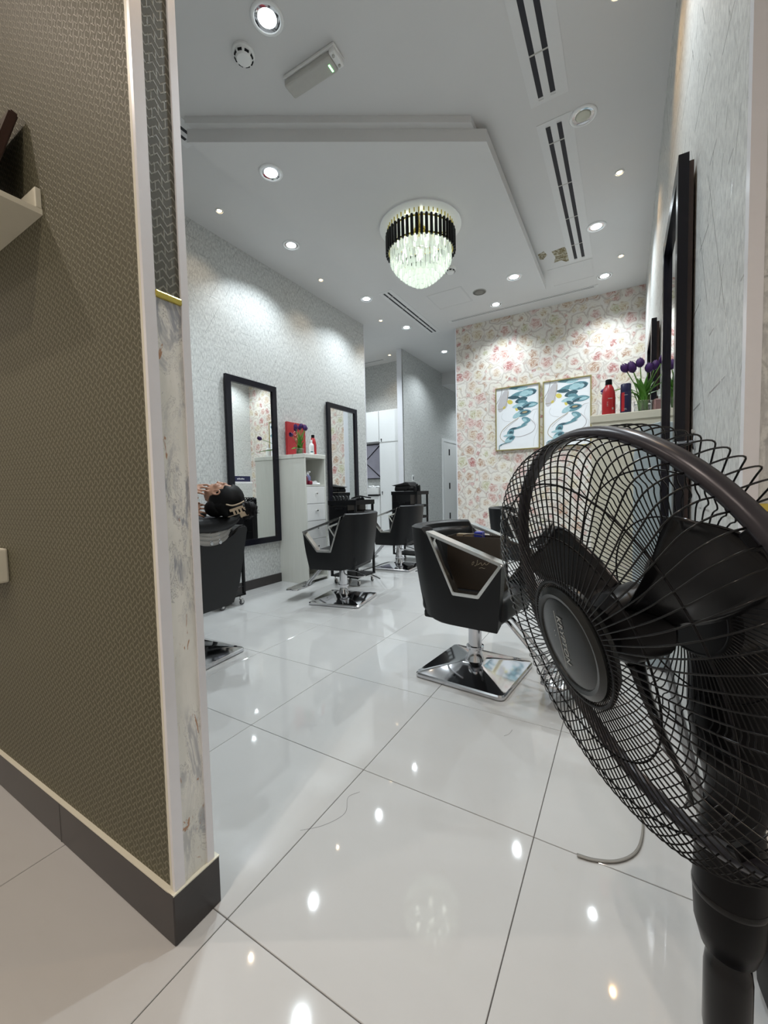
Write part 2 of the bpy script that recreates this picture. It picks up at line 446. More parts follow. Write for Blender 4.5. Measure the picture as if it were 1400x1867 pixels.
# partition in front of the salon (olive paper, marble end)
PX, PY0, PY1 = -.063, -.088, .008
bm = BM(); box(bm, LX, PX, PY0, PY1, 0, CZ); wp = struct('wall_front', bm, m_olive)
bm = BM(); box(bm, PX, PX + .004, PY0 + .020, PY1 - .014, 1.474, CZ); struct('end_paper', bm, m_olive_end, wp)
bm = BM(); box(bm, PX, PX + .005, PY0 + .020, PY1 - .014, .12, 1.462); struct('marble_panel', bm, m_marble, wp)
bm = BM(); box(bm, PX, PX + .011, PY0 + .020, PY1 - .014, 1.460, 1.475, bev=.003); struct('gold_strip', bm, m_gold, wp)
bm = BM(); box(bm, PX, PX + .009, PY0 - .004, PY0 + .021, .115, CZ); struct('corner_trim', bm, m_trim, wp)
bm = BM(); box(bm, PX - .009, PX + .0, PY0 - .004, PY0, .115, CZ); struct('corner_trim_lip', bm, m_cream, wp)
bm = BM(); box(bm, PX, PX + .009, PY1 - .015, PY1 + .003, .115, CZ); struct('corner_trim', bm, m_trim, wp)
# salon side of the partition carries the silver paper
bm = BM(); box(bm, LX, PX - .02, PY1, PY1 + .003, .1, CZ); struct('salon_side_paper', bm, m_silver_y, wp)
# corridor + alcove
bm = BM(); box(bm, -2.72, -2.62, 5.95, 9.6, 0, CZ); wc = struct('wall_corridor', bm, m_silver_x)
bm = BM(); box(bm, -2.723, -2.617, 5.942, 5.952, 0, CZ); struct('corner_trim', bm, m_trim, wc)
bm = BM(); box(bm, -2.621, -2.614, 5.942, 5.97, 0, CZ); struct('corner_trim', bm, m_chrome2, wc)
bm = BM(); box(bm, -4.4, -2.72, 6.5, 6.6, 0, CZ); struct('wall_alcove', bm, m_silver_y)
bm = BM(); box(bm, -4.4, -4.3, 4.7, 6.6, 0, CZ); struct('wall_alcove_left', bm, m_silver_x)
bm = BM(); box(bm, -4.3, LX - .1, 4.60, 4.70, 0, CZ); struct('wall_alcove_front', bm, m_silver_y)
bm = BM(); box(bm, -2.62, -1.2, 9.5, 9.6, 0, CZ); struct('wall_corridor_end', bm, m_white)
bm = BM(); box(bm, -1.35, -1.25, FY + .12, 9.5, 0, CZ); struct('wall_corridor_right', bm, m_silver_x)
# reception around the camera
bm = BM(); box(bm, LX - .1, LX, -3.3, -.09, 0, CZ); struct('wall_reception_left', bm, m_white)
bm = BM(); box(bm, LX, 1.7, -3.3, -3.2, 0, CZ); struct('wall_reception_back', bm, m_white)
bm = BM(); box(bm, 1.6, 1.7, -3.2, YE, 0, CZ); struct('wall_reception_right', bm, m_white)
# skirtings
def skirt(name, x0, x1, y0, y1, h=.1):
    bm = BM(); box(bm, x0, x1, y0, y1, 0, h, bev=.002, seg=1); return struct(name, bm, m_skirt)
skirt('baseboard_left', LX, LX + .012, .012, 4.71)
skirt('baseboard_back', -1.475, RX, FY - .012, FY)
skirt('baseboard_right', RX - .012, RX, YE, FY)
skirt('baseboard_corridor', -2.62, -2.608, 5.95, 7.7)
bf = skirt('baseboard_front', LX, -.0502, -.100, PY0 - .0005, .12)
x = -.62
for nm, a in (('skirting_joint', -.62), ('skirting_joint', -1.22)):
    bm = BM(); box(bm, a - .0012, a + .0012, -.1006, -.0995, 0, .1205); struct(nm, bm, m_grout, bf)
bm = BM(); box(bm, PX, -.0493, -.0993, .022, 0, .12, bev=.002, seg=1); struct('end_board', bm, m_skirt, bf)
bm = BM(); box(bm, LX, -.0497, -.0997, PY0, .1195, .1225); box(bm, PX - .006, -.0492, -.0997, .022, .1192, .1222); struct('plaster_edge', bm, m_cream, bf)
# corridor door (on the corridor's left wall)
bm = BM()
box(bm, -2.62, -2.585, 7.74, 7.80, 0, 2.14); box(bm, -2.62, -2.585, 8.64, 8.70, 0, 2.14); box(bm, -2.62, -2.5855, 7.80, 8.64, 2.08, 2.1395)
dr = struct('door_1', bm, m_whitegloss)
bm = BM(); box(bm, -2.615, -2.597, 7.80, 8.64, .01, 2.08, bev=.003); struct('door_leaf', bm, m_white, dr)
for z in (.42, 1.10, 1.86):
    bm = BM(); box(bm, -2.60, -2.590, 8.10, 8.16, z - .07, z + .07, bev=.003); box(bm, -2.592, -2.586, 8.122, 8.138, z - .05, z + .05)
    struct('hinge', bm, m_blackplastic, dr)

# ================================================================== CEILING FITTINGS
def downlight(loc, label, r=.088, lens=None, watts=DOWN_W, col=(.86, .95, 1.0), angle=128, group='round ceiling downlights', cat='ceiling light', on=True, name='downlight'):
    t = thing(name, label, cat, loc, 0, group)
    bm = BM(); lathe(bm, [(r, 0), (r, -.004), (r * .93, -.009), (r * .80, -.009), (r * .76, -.004), (r * .76, 0)], 28, capb=False, capt=False); obj('rim', bm, m_whitegloss, t, smooth=True)
    bm = BM(); lathe(bm, [(r * .77, -.0045), (r * .55, -.0015), (r * .40, -.001)], 24, capb=False, capt=False); obj('reflector', bm, m_chrome, t, smooth=True)
    bm = BM(); lathe(bm, [(r * .56, -.0022), (r * .46, -.0060), (r * .2, -.0075), (.002, -.0076)], 24); obj('lens', bm, lens or m_lens, t, smooth=True)
    if on:
        ld = bpy.data.lights.new('lamp_light', 'SPOT'); ld.energy = watts; ld.color = col; ld.spot_size = math.radians(angle); ld.spot_blend = .85
        ld.shadow_soft_size = r * .28
        lo = bpy.data.objects.new('lamp_light', ld); link(lo, t); lo.location = (0, 0, -.03)
    return t
downlight((-.832, 1.09, CZ), 'large bright downlight beside the smoke detector above the entrance')
downlight((-1.471, 1.724, PZ), 'bright downlight in the front corner of the dropped ceiling panel')
downlight((-2.123, 2.634, CZ), 'bright downlight over the first tall mirror on the left wall')
downlight((-2.116, 4.03, CZ), 'bright downlight by the near end of the slot vent over the second left mirror')
downlight((-2.109, 5.158, CZ), 'bright downlight beyond the slot vent before the corridor')
downlight((-2.039, 6.531, CZ), 'bright downlight at the mouth of the corridor beside the rose wallpaper', watts=36)
downlight((-.717, 5.142, CZ), 'bright downlight above the framed prints on the rose wallpaper', watts=40)
downlight((-.276, 4.27, PZ), 'bright downlight at the far corner of the dropped ceiling panel')
downlight((.598, 5.113, CZ), 'bright downlight closest to the right end of the rose wallpaper', watts=40)
downlight((.568, 4.008, CZ), 'bright downlight near the water stain and vent on the right')
downlight((.56, 2.624, CZ), 'unlit downlight between the two long vents on the right', lens=m_lensoff, on=False)
downlight((.56, 1.24, CZ), 'added unseen downlight above the fan, brightening the right wall')  # added lamp above the view, lifts the right wall
def spot(loc, label, col=(1.0, .80, .58), watts=WARM_W, lens=None):
    return downlight(loc, label, r=.036, lens=lens or m_lenswarm, watts=watts, col=col, angle=105, group='small recessed spotlights', cat='spotlight', name='spotlight')
spot((-2.30, 1.914, CZ), 'small spotlight over the left wall, first one beyond the partition')
spot((-2.304, 3.326, CZ), 'small spotlight over the left wall between two downlights')
spot((-2.306, 4.709, CZ), 'small spotlight at the end corner of the left wall')
spot((-2.962, 6.116, CZ), 'small spotlight in front of the tall white lockers')
spot((.768, 3.337, CZ), 'small amber spotlight on the right of the ceiling', col=(1.0, .62, .28), watts=9)
spot((.771, 4.722, CZ), 'small spotlight between the two right hand far downlights')
spot((.77, 1.95, CZ), 'small amber spotlight above the near right mirror', col=(1.0, .62, .28), watts=9)
spot((.77, .56, CZ), 'added unseen amber spotlight over the fan, lighting the right wall', col=(1.0, .62, .28), watts=9)  # added warm lamp, unseen, puts more light on the right wall
for (x, y, q) in ((-1.6, -1.0, 'left front'), (.2, -1.3, 'middle'), (-1.6, -2.3, 'left rear'), (.6, -2.4, 'right rear')):
    downlight((x, y, CZ), 'added unseen warm downlight over the reception, %s of the four' % q, watts=RECEPTION_W, col=(1.0, .86, .74), lens=m_lenswarm)  # lamps added behind the camera to warm the front floor

downlight((-3.35, 5.45, CZ), 'downlight in the alcove before the white lockers', watts=60)
downlight((-2.0, 8.75, 3.29), 'downlight deep in the corridor under the lowered ceiling', watts=30)

def slot_vent(loc, L, label, rz, W=.23, slots=2, bars=4):
    """frame along local y, slots joined by small bars"""
    t = thing('slot_vent', label, 'air vent', loc, rz, 'ceiling slot vents')
    o_ = W * .40; bm = BM(); ring_prism(bm, rect(-W / 2, W / 2, -L / 2, L / 2), rect(-o_, o_, -L / 2 + .03, L / 2 - .03), -.003, 0, 'z'); obj('frame', bm, m_vent, t)
    sw_ = W * .135; cs = (-W * .20, W * .12)
    for c in cs:
        bm = BM(); box(bm, c - sw_ / 2, c + sw_ / 2, -L / 2 + .05, L / 2 - .05, -.0022, -.0005); obj('slot', bm, m_slot, t)
    for a, b in ((-o_, cs[0] - sw_ / 2), (cs[0] + sw_ / 2, cs[1] - sw_ / 2), (cs[1] + sw_ / 2, o_)):
        bm = BM(); box(bm, a, b, -L / 2 + .03, L / 2 - .03, -.003, -.0005); obj('rail', bm, m_vent, t)
    for k in range(bars):
        y = -L / 2 + .03 + (L - .06) * (k + .35) / bars
        bm = BM(); box(bm, cs[0] - sw_ / 2, cs[1] + sw_ / 2, y, y + .010, -.0035, -.001); obj('cross_bar', bm, m_grey, t)
    return t
slot_vent((.382, 1.36, CZ), 2.04, 'long white double slot vent nearest the camera on the right ceiling', 0)
slot_vent((.386, 3.55, CZ), 2.02, 'long white double slot vent ending at the brown water stain', 0)
slot_vent((-1.815, 4.80, CZ), 1.62, 'double slot vent over the passage before the left wall ends', 0, W=.19)
slot_vent((-1.842, .655, CZ), 1.42, 'double slot vent showing a short end beside the partition', 0, W=.19)
slot_vent((-.48, 5.335, CZ), 2.0, 'narrow slot vent running along the top of the rose wallpaper', PI / 2, W=.085)
slot_vent((-3.55, 6.28, CZ), .8, 'short slot vent above the tall white lockers', PI / 2, W=.10)

def smoke_det(loc, label):
    t = thing('smoke_detector', label, 'smoke detector', loc, .4, 'round smoke detectors')
    bm = BM(); lathe(bm, [(.062, 0), (.062, -.012), (.056, -.016)], 28); obj('base', bm, m_white, t, smooth=35)
    bm = BM(); lathe(bm, [(.052, -.016), (.050, -.030), (.038, -.046), (.012, -.050)], 28); obj('chamber', bm, m_white, t, smooth=35)
    for k in range(8):
        a = 2 * PI * k / 8; M = Matrix.Rotation(a, 4, 'Z')
        bm = BM(); box(bm, .044, .052, -.012, .012, -.036, -.026, mat4=M); obj('sensor_slot', bm, m_blackplastic, t)
smoke_det((-1.072, 1.138, CZ), 'white smoke detector beside the emergency light')
smoke_det((-.825, 3.71, PZ), 'small white smoke detector just behind the chandelier')
t = thing('ceiling_speaker', 'flat round grey speaker grille on the ceiling behind the chandelier', 'speaker', (-.80, 4.67, CZ))
bm = BM(); lathe(bm, [(.085, 0), (.085, -.004), (.078, -.007)], 32, capt=False); obj('rim', bm, m_grey, t, smooth=True)
bm = BM(); lathe(bm, [(.079, -.005), (.04, -.008), (.002, -.009)], 32); obj('grille', bm, plain('speaker_grille', (.22, .21, .19), .8, scale=300, var=.3), t, smooth=True)
t = thing('emergency_light', 'boxy white emergency light with green indicator on the front ceiling', 'emergency light', (-.79, 1.41, CZ), .02)
bm = BM(); box(bm, -.19, .19, -.055, .055, -.022, 0, bev=.006); obj('base', bm, m_white, t)
bm = BM(); box(bm, -.185, .15, -.05, .05, -.062, -.022, bev=.012, seg=3); obj('diffuser', bm, m_grey, t)
bm = BM(); box(bm, .15, .19, -.052, .052, -.05, -.02, bev=.008); obj('end_cap', bm, m_white, t)
for y in (-.03, .03):
    bm = BM(); lathe(bm, [(.008, 0), (.008, -.006), (.005, -.008)], 10, mat4=Matrix.Translation((.17, y, -.05))); obj('screw', bm, m_grey, t)
bm = BM(); box(bm, .120, .128, -.012, .030, -.0640, -.0615); obj('indicator', bm, m_led, t)
def hatch(x0, x1, y0, y1, label):
    t = thing('access_hatch', label, 'hatch', ((x0 + x1) / 2, (y0 + y1) / 2, CZ), 0, 'ceiling access hatches'); a, b = (x1 - x0) / 2, (y1 - y0) / 2
    bm = BM(); ring_prism(bm, rect(-a, a, -b, b), rect(-a + .012, a - .012, -b + .012, b - .012), -.003, 0, 'z'); obj('frame', bm, m_ceil, t)
    bm = BM(); box(bm, -a + .014, a - .014, -b + .014, b - .014, -.0022, -.0005); obj('hatch_panel', bm, m_ceil, t)
hatch(-1.43, -.95, 4.40, 4.86, 'square ceiling hatch left of the round speaker grille')
hatch(.03, .50, 4.60, 5.05, 'square ceiling hatch beyond the water stain')

# ---- chandelier
ch = thing('chandelier', 'round tiered crystal chandelier with a black rod crown under the dropped panel', 'chandelier', (-.80, 2.90, PZ))
bm = BM(); lathe(bm, [(.37, 0), (.37, -.010), (.36, -.014)], 56); obj('ceiling_plate', bm, m_whitegloss, ch, smooth=35)
bm = BM(); lathe(bm, [(.055, -.014), (.065, -.03), (.04, -.06), (.012, -.07)], 20); obj('gold_boss', bm, m_gold, ch, smooth=True)
bm = BM()
for z in (-.075, -.215):
    tube(bm, [(.292 * math.cos(a), .292 * math.sin(a), z) for a in [2 * PI * k / 48 for k in range(48)]], .007, 8, closed=True)
for k in range(4):
    a = PI / 2 * k + .4; tube(bm, [(.05 * math.cos(a), .05 * math.sin(a), -.05), (.29 * math.cos(a), .29 * math.sin(a), -.075)], .005, 6)
    tube(bm, [(.29 * math.cos(a), .29 * math.sin(a), -.014), (.29 * math.cos(a), .29 * math.sin(a), -.215)], .005, 6)
obj('gold_frame', bm, m_gold, ch)
bm = BM(); lathe(bm, [(.012, -.240), (.0135, -.235), (.0135, -.080), (.012, -.070), (.006, -.064)], 10)
rod = obj('black_rod', bm, m_blackgloss, ch, smooth=30); nr = 46
for k in range(nr):
    a = 2 * PI * k / nr; o = rod if k == 0 else rod.copy()
    if k: COL.objects.link(o)
    o.location = (.306 * math.cos(a), .306 * math.sin(a), 0)
bm = BM(); lathe(bm, [(.0055, -.05), (.0055, -.018)], 8); pin = obj('gold_pin', bm, m_gold, ch, smooth=30)
for k in range(nr):
    a = 2 * PI * (k + .5) / nr; o = pin if k == 0 else pin.copy()
    if k: COL.objects.link(o)
    o.location = (.298 * math.cos(a), .298 * math.sin(a), 0)
tiers = [(.275, -.20, -.335, 40), (.243, -.26, -.385, 35), (.207, -.31, -.425, 30), (.168, -.35, -.460, 25), (.128, -.38, -.490, 19), (.088, -.41, -.515, 13), (.046, -.43, -.535, 7)]
for r, z0, z1, n in tiers:
    bm = BM(); hw = PI * r / n * .82
    prism(bm, [(-hw, 0), (0, -.006), (hw, 0), (0, .006)], z1 + .008, z0, 'z')
    bm.verts.ensure_lookup_table()
    bmesh.ops.bevel(bm, geom=[e for e in bm.edges if abs(e.verts[0].co.z - z1 - .008) < 1e-5 and abs(e.verts[1].co.z - z1 - .008) < 1e-5], offset=.005, segments=1, affect='EDGES')
    cr = obj('crystal', bm, m_crystal, ch)
    for k in range(n):
        a = 2 * PI * k / n; o = cr if k == 0 else cr.copy()
        if k: COL.objects.link(o)
        o.location = (r * math.cos(a), r * math.sin(a), 0); o.rotation_euler = (0, 0, a + PI / 2)
for k in range(6):
    a = 2 * PI * k / 6; bm = BM()
    lathe(bm, [(.012, -.13), (.016, -.15), (.016, -.19), (.008, -.205)], 12, mat4=Matrix.Translation((.16 * math.cos(a), .16 * math.sin(a), 0))); obj('bulb', bm, m_bulb, ch, smooth=True)
    ld = bpy.data.lights.new('bulb_light', 'POINT'); ld.energy = CHAND_W / 6; ld.color = (.93, 1.0, .9); ld.shadow_soft_size = .015
    lo = bpy.data.objects.new('bulb_light', ld); link(lo, ch); lo.location = (.16 * math.cos(a), .16 * math.sin(a), -.16)

# ================================================================== MIRRORS, PRINTS
def wall_mirror(x, y0, y1, z0, z1, side, label, depth=.032, back=0.0):
    """side=+1: glass faces +x"""
    t = thing('wall_mirror', label, 'mirror', (x, y0, z0), 0, 'tall black framed mirrors'); s = side; W, H = y1 - y0, z1 - z0; fw = .062
    d0, d1 = (0, depth) if s > 0 else (-depth, 0)
    bm = BM(); ring_prism(bm, rect(0, W, 0, H), rect(fw, W - fw, fw, H - fw), d0, d1, 'x'); obj('frame', bm, m_frame, t)
    g = depth * .45 * s
    bm = BM(); box(bm, min(0, g), max(0, g), fw - .004, W - fw + .004, fw - .004, H - fw + .004); obj('mirror_glass', bm, m_mirror, t)
    bm = BM(); box(bm, *( (-.016, 0) if s > 0 else (0, .016) ), .02, W - .02, .02, H - .02); obj('backboard', bm, m_brownwood, t)
    return t
wall_mirror(LX + .016, 2.12, 2.80, .48, 2.22, 1, 'tall black framed mirror on the left wall beside the white drawer cabinet')
wall_mirror(LX + .016, 3.72, 4.41, .48, 2.22, 1, 'tall black framed mirror behind the black trolley, near the left wall end')
wall_mirror(1.012, 1.27, 1.95, .48, 2.21, -1, 'black framed mirror seen edge on nearest the fan, right wall')
wall_mirror(1.012, 2.93, 3.61, .48, 2.21, -1, 'black framed mirror seen edge on behind the purple tulips, right wall')
bm = BM(); box(bm, 0, .0012, 0, .20, .018, .075, mi=0); box(bm, 0, .0011, -.0, .23, 0, .018, mi=1)
for k in range(5): box(bm, .0012, .0015, .03 + .012 * k * 1.6, .044 + .012 * k * 1.6, .04, .05 + .004 * (k % 2), mi=1)
tag(obj('mirror_patch', bm, [m_navy, m_white], None, (LX + .0325, 2.19, 1.135)), 'navy and white rectangle set low on the first left mirror', 'card')  # flat navy and white rectangle with small marks on the mirror face

def chrome_hook():
    t = thing('wall_hook', 'chrome rod on a round wall plate beside the near right mirror', 'hook', (RX, 1.205, 1.178))
    M = Matrix.Rotation(-PI / 2, 4, 'Y')
    bm = BM(); lathe(bm, [(.030, 0), (.030, .005), (.024, .008)], 24, mat4=M); obj('plate', bm, m_chrome, t, smooth=35)
    bm = BM(); tube(bm, [(0, 0, 0), (-.19, -.01, -.008), (-.196, -.012, .004)], .0045, 10); obj('rod', bm, m_chrome, t)
    bm = BM(); box(bm, -.012, -.004, -.006, .006, .03, .042); box(bm, -.006, 0, -.004, .004, .026, .036); obj('screw', bm, m_chrome2, t)
chrome_hook()

m_t1 = plain('teal_dark', (.035, .085, .11), .5, var=.5, scale=40); m_t2 = plain('teal_mid', (.12, .25, .29), .5, var=.4, scale=40)
m_t3 = plain('teal_light', (.33, .50, .54), .5, var=.25, scale=40); m_t4 = plain('print_yellow', (.60, .50, .10), .5)
m_t5 = plain('print_grey', (.48, .46, .47), .5); m_t6 = plain('print_line', (.33, .29, .29), .5); m_t7 = plain('print_gold', (.38, .30, .16), .5)
m_canvas = plain('canvas', (.73, .74, .76), .6, var=.03, scale=6)
def art(x0, x1, label):
    z0, z1 = 1.585, 2.515; W, H = x1 - x0, z1 - z0
    t = thing('framed_print', label, 'picture', (x0, FY - .001, z0), 0, 'framed teal swirl prints')
    bm = BM(); ring_prism(bm, rect(0, W, 0, H), rect(.014, W - .014, .014, H - .014), -.035, 0, 'y'); obj('frame', bm, m_goldf, t)
    bm = BM(); box(bm, .012, W - .012, -.022, -.004, .012, H - .012); obj('canvas', bm, m_canvas, t)
    bm = BM(); w_, h_ = W - .03, H - .03; lay = [0]
    def blob(cu, cv, ru, rv, rot, mi, n=20, pinch=1.0):
        lay[0] += 1; d = -.0222 - .00006 * lay[0]; P = []
        for k in range(n):
            a = 2 * PI * k / n; ex = ru * math.cos(a); ey = rv * math.sin(a) * (abs(math.sin(a)) ** (pinch - 1) if pinch != 1 else 1)
            c, s = math.cos(rot), math.sin(rot); px = ex * w_ * c - ey * h_ * s; py = ex * w_ * s + ey * h_ * c
            P.append(bm.verts.new((.015 + cu * w_ + px, d, .015 + (1 - cv) * h_ + py)))
        f = bm.faces.new(P); f.material_index = mi
    def line(pts, r, mi):
        lay[0] += 1
        tube(bm, [(.015 + p.x * w_, -.0222, .015 + (1 - p.y) * h_) for p in spline([(a, b, 0) for a, b in pts], 6)], r, 4, mi=mi)
    blob(.17, .20, .10, .19, -.35, 4); blob(.15, .27, .12, .07, .2, 4)
    line([(.14, 0), (.10, .12), (.0, .24)], .0035, 5); line([(.29, .05), (.26, .2), (.19, .31), (.03, .33)], .0025, 6)
    blob(.33, .23, .07, .035, -.5, 3); blob(.19, .31, .04, .02, .8, 3); blob(.49, .355, .035, .035, .2, 3)
    blob(.53, .02, .23, .028, -.05, 1, pinch=1.6); blob(.62, .035, .14, .03, .1, 2, pinch=1.6)
    blob(.52, .12, .20, .035, .25, 1, pinch=1.5); blob(.42, .165, .15, .028, -.1, 0, pinch=1.5); blob(.75, .115, .21, .062, .12, 1, pinch=1.3); blob(.68, .12, .13, .045, .2, 2, pinch=1.5); blob(.87, .115, .08, .04, .1, 0, pinch=1.5); blob(.82, .12, .06, .03, .3, 2)
    blob(.60, .22, .15, .045, .25, 0, pinch=1.4); blob(.64, .26, .12, .04, -.2, 1, pinch=1.4)
    blob(.55, .305, .17, .035, .15, 2, pinch=1.5); blob(.80, .31, .19, .045, .05, 1, pinch=1.5); blob(.72, .325, .12, .02, .4, 0, pinch=1.4); blob(.86, .315, .09, .02, .1, 2, pinch=1.5)
    blob(.58, .36, .09, .028, -.5, 0, pinch=1.3)
    blob(.64, .435, .19, .055, .15, 1, pinch=1.4); blob(.50, .455, .12, .04, .5, 2, pinch=1.4); blob(.68, .425, .12, .028, .1, 0, pinch=1.4); blob(.68, .42, .06, .014, .1, 6); blob(.46, .45, .05, .012, .8, 2)
    blob(.71, .54, .11, .04, -.4, 1, pinch=1.3); blob(.68, .55, .06, .025, -.6, 2, pinch=1.3); blob(.69, .60, .12, .02, .5, 1, pinch=1.4)
    blob(.55, .655, .20, .016, .25, 1, pinch=1.5); blob(.40, .67, .10, .018, .2, 0, pinch=1.4)
    blob(.34, .73, .10, .05, .7, 1, pinch=1.4); blob(.35, .735, .05, .03, .8, 0, pinch=1.3); blob(.29, .77, .13, .02, .1, 2, pinch=1.4)
    blob(.33, .83, .13, .045, .4, 1, pinch=1.4); blob(.29, .86, .10, .035, .1, 2, pinch=1.4); blob(.36, .82, .06, .02, .5, 0, pinch=1.4)
    line([(.34, .875), (.15, .905), (.07, .93), (.06, .995)], .006, 1); line([(.26, .89), (.14, .91), (.09, .94)], .005, 0)
    line([(.54, .50), (.30, .59), (.13, .69), (.09, .80), (.22, .89)], .0035, 6); line([(.52, .52), (.32, .61), (.17, .70)], .002, 5)
    line([(.80, .53), (.92, .64), (.86, .74), (.62, .80), (.44, .80)], .0032, 5); line([(.97, .39), (.87, .40), (.80, .45)], .002, 5); line([(.93, .42), (.88, .55), (.97, .68), (.90, .85), (.88, .98)], .0015, 4)
    line([(.15, .40), (.12, .47), (.20, .53), (.34, .55)], .0015, 4)
    obj('print', bm, [m_t1, m_t2, m_t3, m_t4, m_t5, m_t6, m_t7], t)
art(-.855, -.225, 'gold framed teal swirl print hanging on the left of the pair')
art(-.182, .434, 'gold framed teal swirl print on the right, partly behind the fan')

# ================================================================== CABINETS
def tall_cabinet(loc, rz, label, near_mat, D=.415):
    """local: +x front, y width, open shelf, four drawers, open foot"""
    Wd, H = .355, 1.455
    t = thing('storage_cabinet', label, 'cabinet', loc, rz, 'tall white salon cabinets')
    bm = BM(); box(bm, 0, D, 0, .018, 0, H - .045); box(bm, 0, D, Wd - .018, Wd, 0, H - .045); box(bm, 0, .012, .018, Wd - .018, 0, H - .045)
    box(bm, 0, D - .002, .018, Wd - .018, .03, .05); box(bm, 0, D - .002, .018, Wd - .018, 1.095, 1.112); box(bm, 0, D - .002, .018, Wd - .018, .27, .285); obj('body', bm, near_mat, t)
    bm = BM(); box(bm, -.0, D + .006, -.006, Wd + .006, H - .045, H, bev=.003, seg=1); obj('top_board', bm, near_mat, t)
    for z0, z1 in ((.90, 1.09), (.705, .895), (.50, .70), (.29, .495)):
        bm = BM(); box(bm, D - .018, D, .021, Wd - .021, z0, z1, bev=.0015, seg=1); d = obj('drawer', bm, m_white, t)
        bm = BM(); zc = (z0 + z1) / 2 + .02
        lathe(bm, [(.006, 0), (.005, .010), (.011, .016), (.011, .022), (.006, .025)], 14, mat4=Matrix.Translation((D, Wd / 2, zc)) @ Matrix.Rotation(PI / 2, 4, 'Y')); obj('knob', bm, m_chrome2, d, smooth=35)
    return t
c1 = tall_cabinet((LX + .003, 2.815, 0), 0, 'tall white cabinet with open shelf and drawers between the left mirrors', m_whitewood)
dup(c1, (LX + .003, 1.13, 0), 0, 'tall white cabinet mostly hidden behind the partition, left wall')
c3 = tall_cabinet((RX - .003, 2.56, 0), PI, 'cream cabinet with bottles and tulips between the right mirrors', m_cream, .385)

# ---- bottles and other small things
def bottle(name, label, cat, loc, h, r, bodymat, capmat, cap_h, style='shampoo', rz=0, group=None, lab=None):
    t = thing(name, label, cat, loc, rz, group)
    hb = h - cap_h
    if style == 'shampoo': prof = [(r * .92, 0), (r, .006), (r * 1.0, hb * .55), (r * .93, hb * .75), (r * .68, hb * .92), (r * .46, hb)]; cr = r * .50
    elif style == 'straight': prof = [(r * .95, 0), (r, .004), (r, hb - .006), (r * .93, hb)]; cr = r * .95
    else: prof = [(r * .92, 0), (r, .006), (r, hb * .72), (r * .85, hb * .85), (r * .42, hb * .95), (r * .40, hb)]; cr = r * .42
    bm = BM(); lathe(bm, prof, 24); obj('bottle_body', bm, bodymat, t, smooth=50)
    bm = BM(); lathe(bm, [(cr, hb), (cr, h - .004), (cr * .9, h)], 20); obj('cap', bm, capmat, t, smooth=35)
    if lab:
        bm = BM()
        for (z, hh, a0, a1, mi) in lab[1]:
            n = 10; rows = [[((r + .0006) * math.cos(lerp(a0, a1, k / n)), (r + .0006) * math.sin(lerp(a0, a1, k / n)), zz) for k in range(n + 1)] for zz in (z, z + hh)]
            grid_surface(bm, rows, mi=mi)
        obj('label_print', bm, lab[0], t)
    return t
CT = 1.456
VA = math.atan2(-.596 - 2.3, .82 - .73)   # direction from the right cabinet to the viewer
lab_red = ([m_label, m_white], [(.095, .004, VA - .1, VA + .55, 0), (.075, .002, VA - .25, VA - .05, 0), (.068, .002, VA - .25, VA - .1, 0), (.06, .003, VA - .25, VA - .08, 0), (.052, .002, VA - .25, VA - .05, 0), (.03, .012, VA + .5, VA + .75, 0)])
bottle('shampoo_bottle', 'large red bottle with black cap on the cream cabinet, left of the tulips', 'bottle', (.735, 2.27, CT), .215, .037, m_red, m_blackplastic, .032, lab=lab_red)
bottle('shampoo_bottle', 'dark navy bottle between the red bottle and the purple tulips', 'bottle', (.825, 2.262, CT), .175, .029, m_navy, m_navy, .05, 'straight', lab=([m_red, m_label], [(.012, .11, VA - .9, VA - .25, 0), (.105, .003, VA - .4, VA + .3, 1), (.02, .002, VA - .4, VA + .2, 1), (.026, .002, VA - .4, VA + .1, 1)]))
VB = math.atan2(-.596 - 2.95, .82 + 2.3)
bottle('shampoo_bottle', 'red bottle with black cap behind the white bottle on the left cabinet', 'bottle', (-2.30, 3.085, CT), .235, .038, m_red, m_blackplastic, .034, lab=([m_label], [(.02, .012, VB - .1, VB + .45, 0)]))
bottle('lotion_bottle', 'white bottle with teal label band in front of the left tulips', 'bottle', (-2.245, 2.99, CT), .165, .029, m_whitegloss, m_white, .03, 'lotion', lab=([plain('teal_band', (.02, .12, .15), .5), m_grey], [(.022, .012, VB - .4, VB + .7, 0), (.085, .002, VB, VB + .6, 1), (.075, .002, VB, VB + .5, 1), (.065, .002, VB, VB + .6, 1), (.055, .002, VB, VB + .5, 1), (.045, .002, VB, VB + .55, 1)]))
# red board with pink strokes
t = thing('red_box', 'flat red display box with pink script leaning behind the left tulips', 'box', (LX + .03, 2.935, CT), 0)
bm = BM(); box(bm, 0, .035, 0, .31, 0, .40, bev=.002, seg=1); obj('box_body', bm, plain('red_card', (.42, .022, .028), .4), t)
bm = BM()
for st in ([(.14, .345), (.15, .36), (.13, .37), (.115, .35), (.12, .325), (.14, .315), (.155, .33)], [(.12, .39), (.125, .36), (.14, .35)], [(.13, .30), (.11, .285), (.105, .265), (.12, .25), (.14, .255), (.15, .28), (.135, .30)], [(.12, .20), (.16, .20)], [(.145, .225), (.135, .20), (.14, .18)], [(.155, .215), (.125, .185)], [(.16, .30), (.175, .26), (.165, .23)]):
    tube(bm, spline([(.0355, a, b) for a, b in st], 5), .003, 5)
obj('script_print', bm, plain('pink_ink', (.75, .32, .30), .5), t)

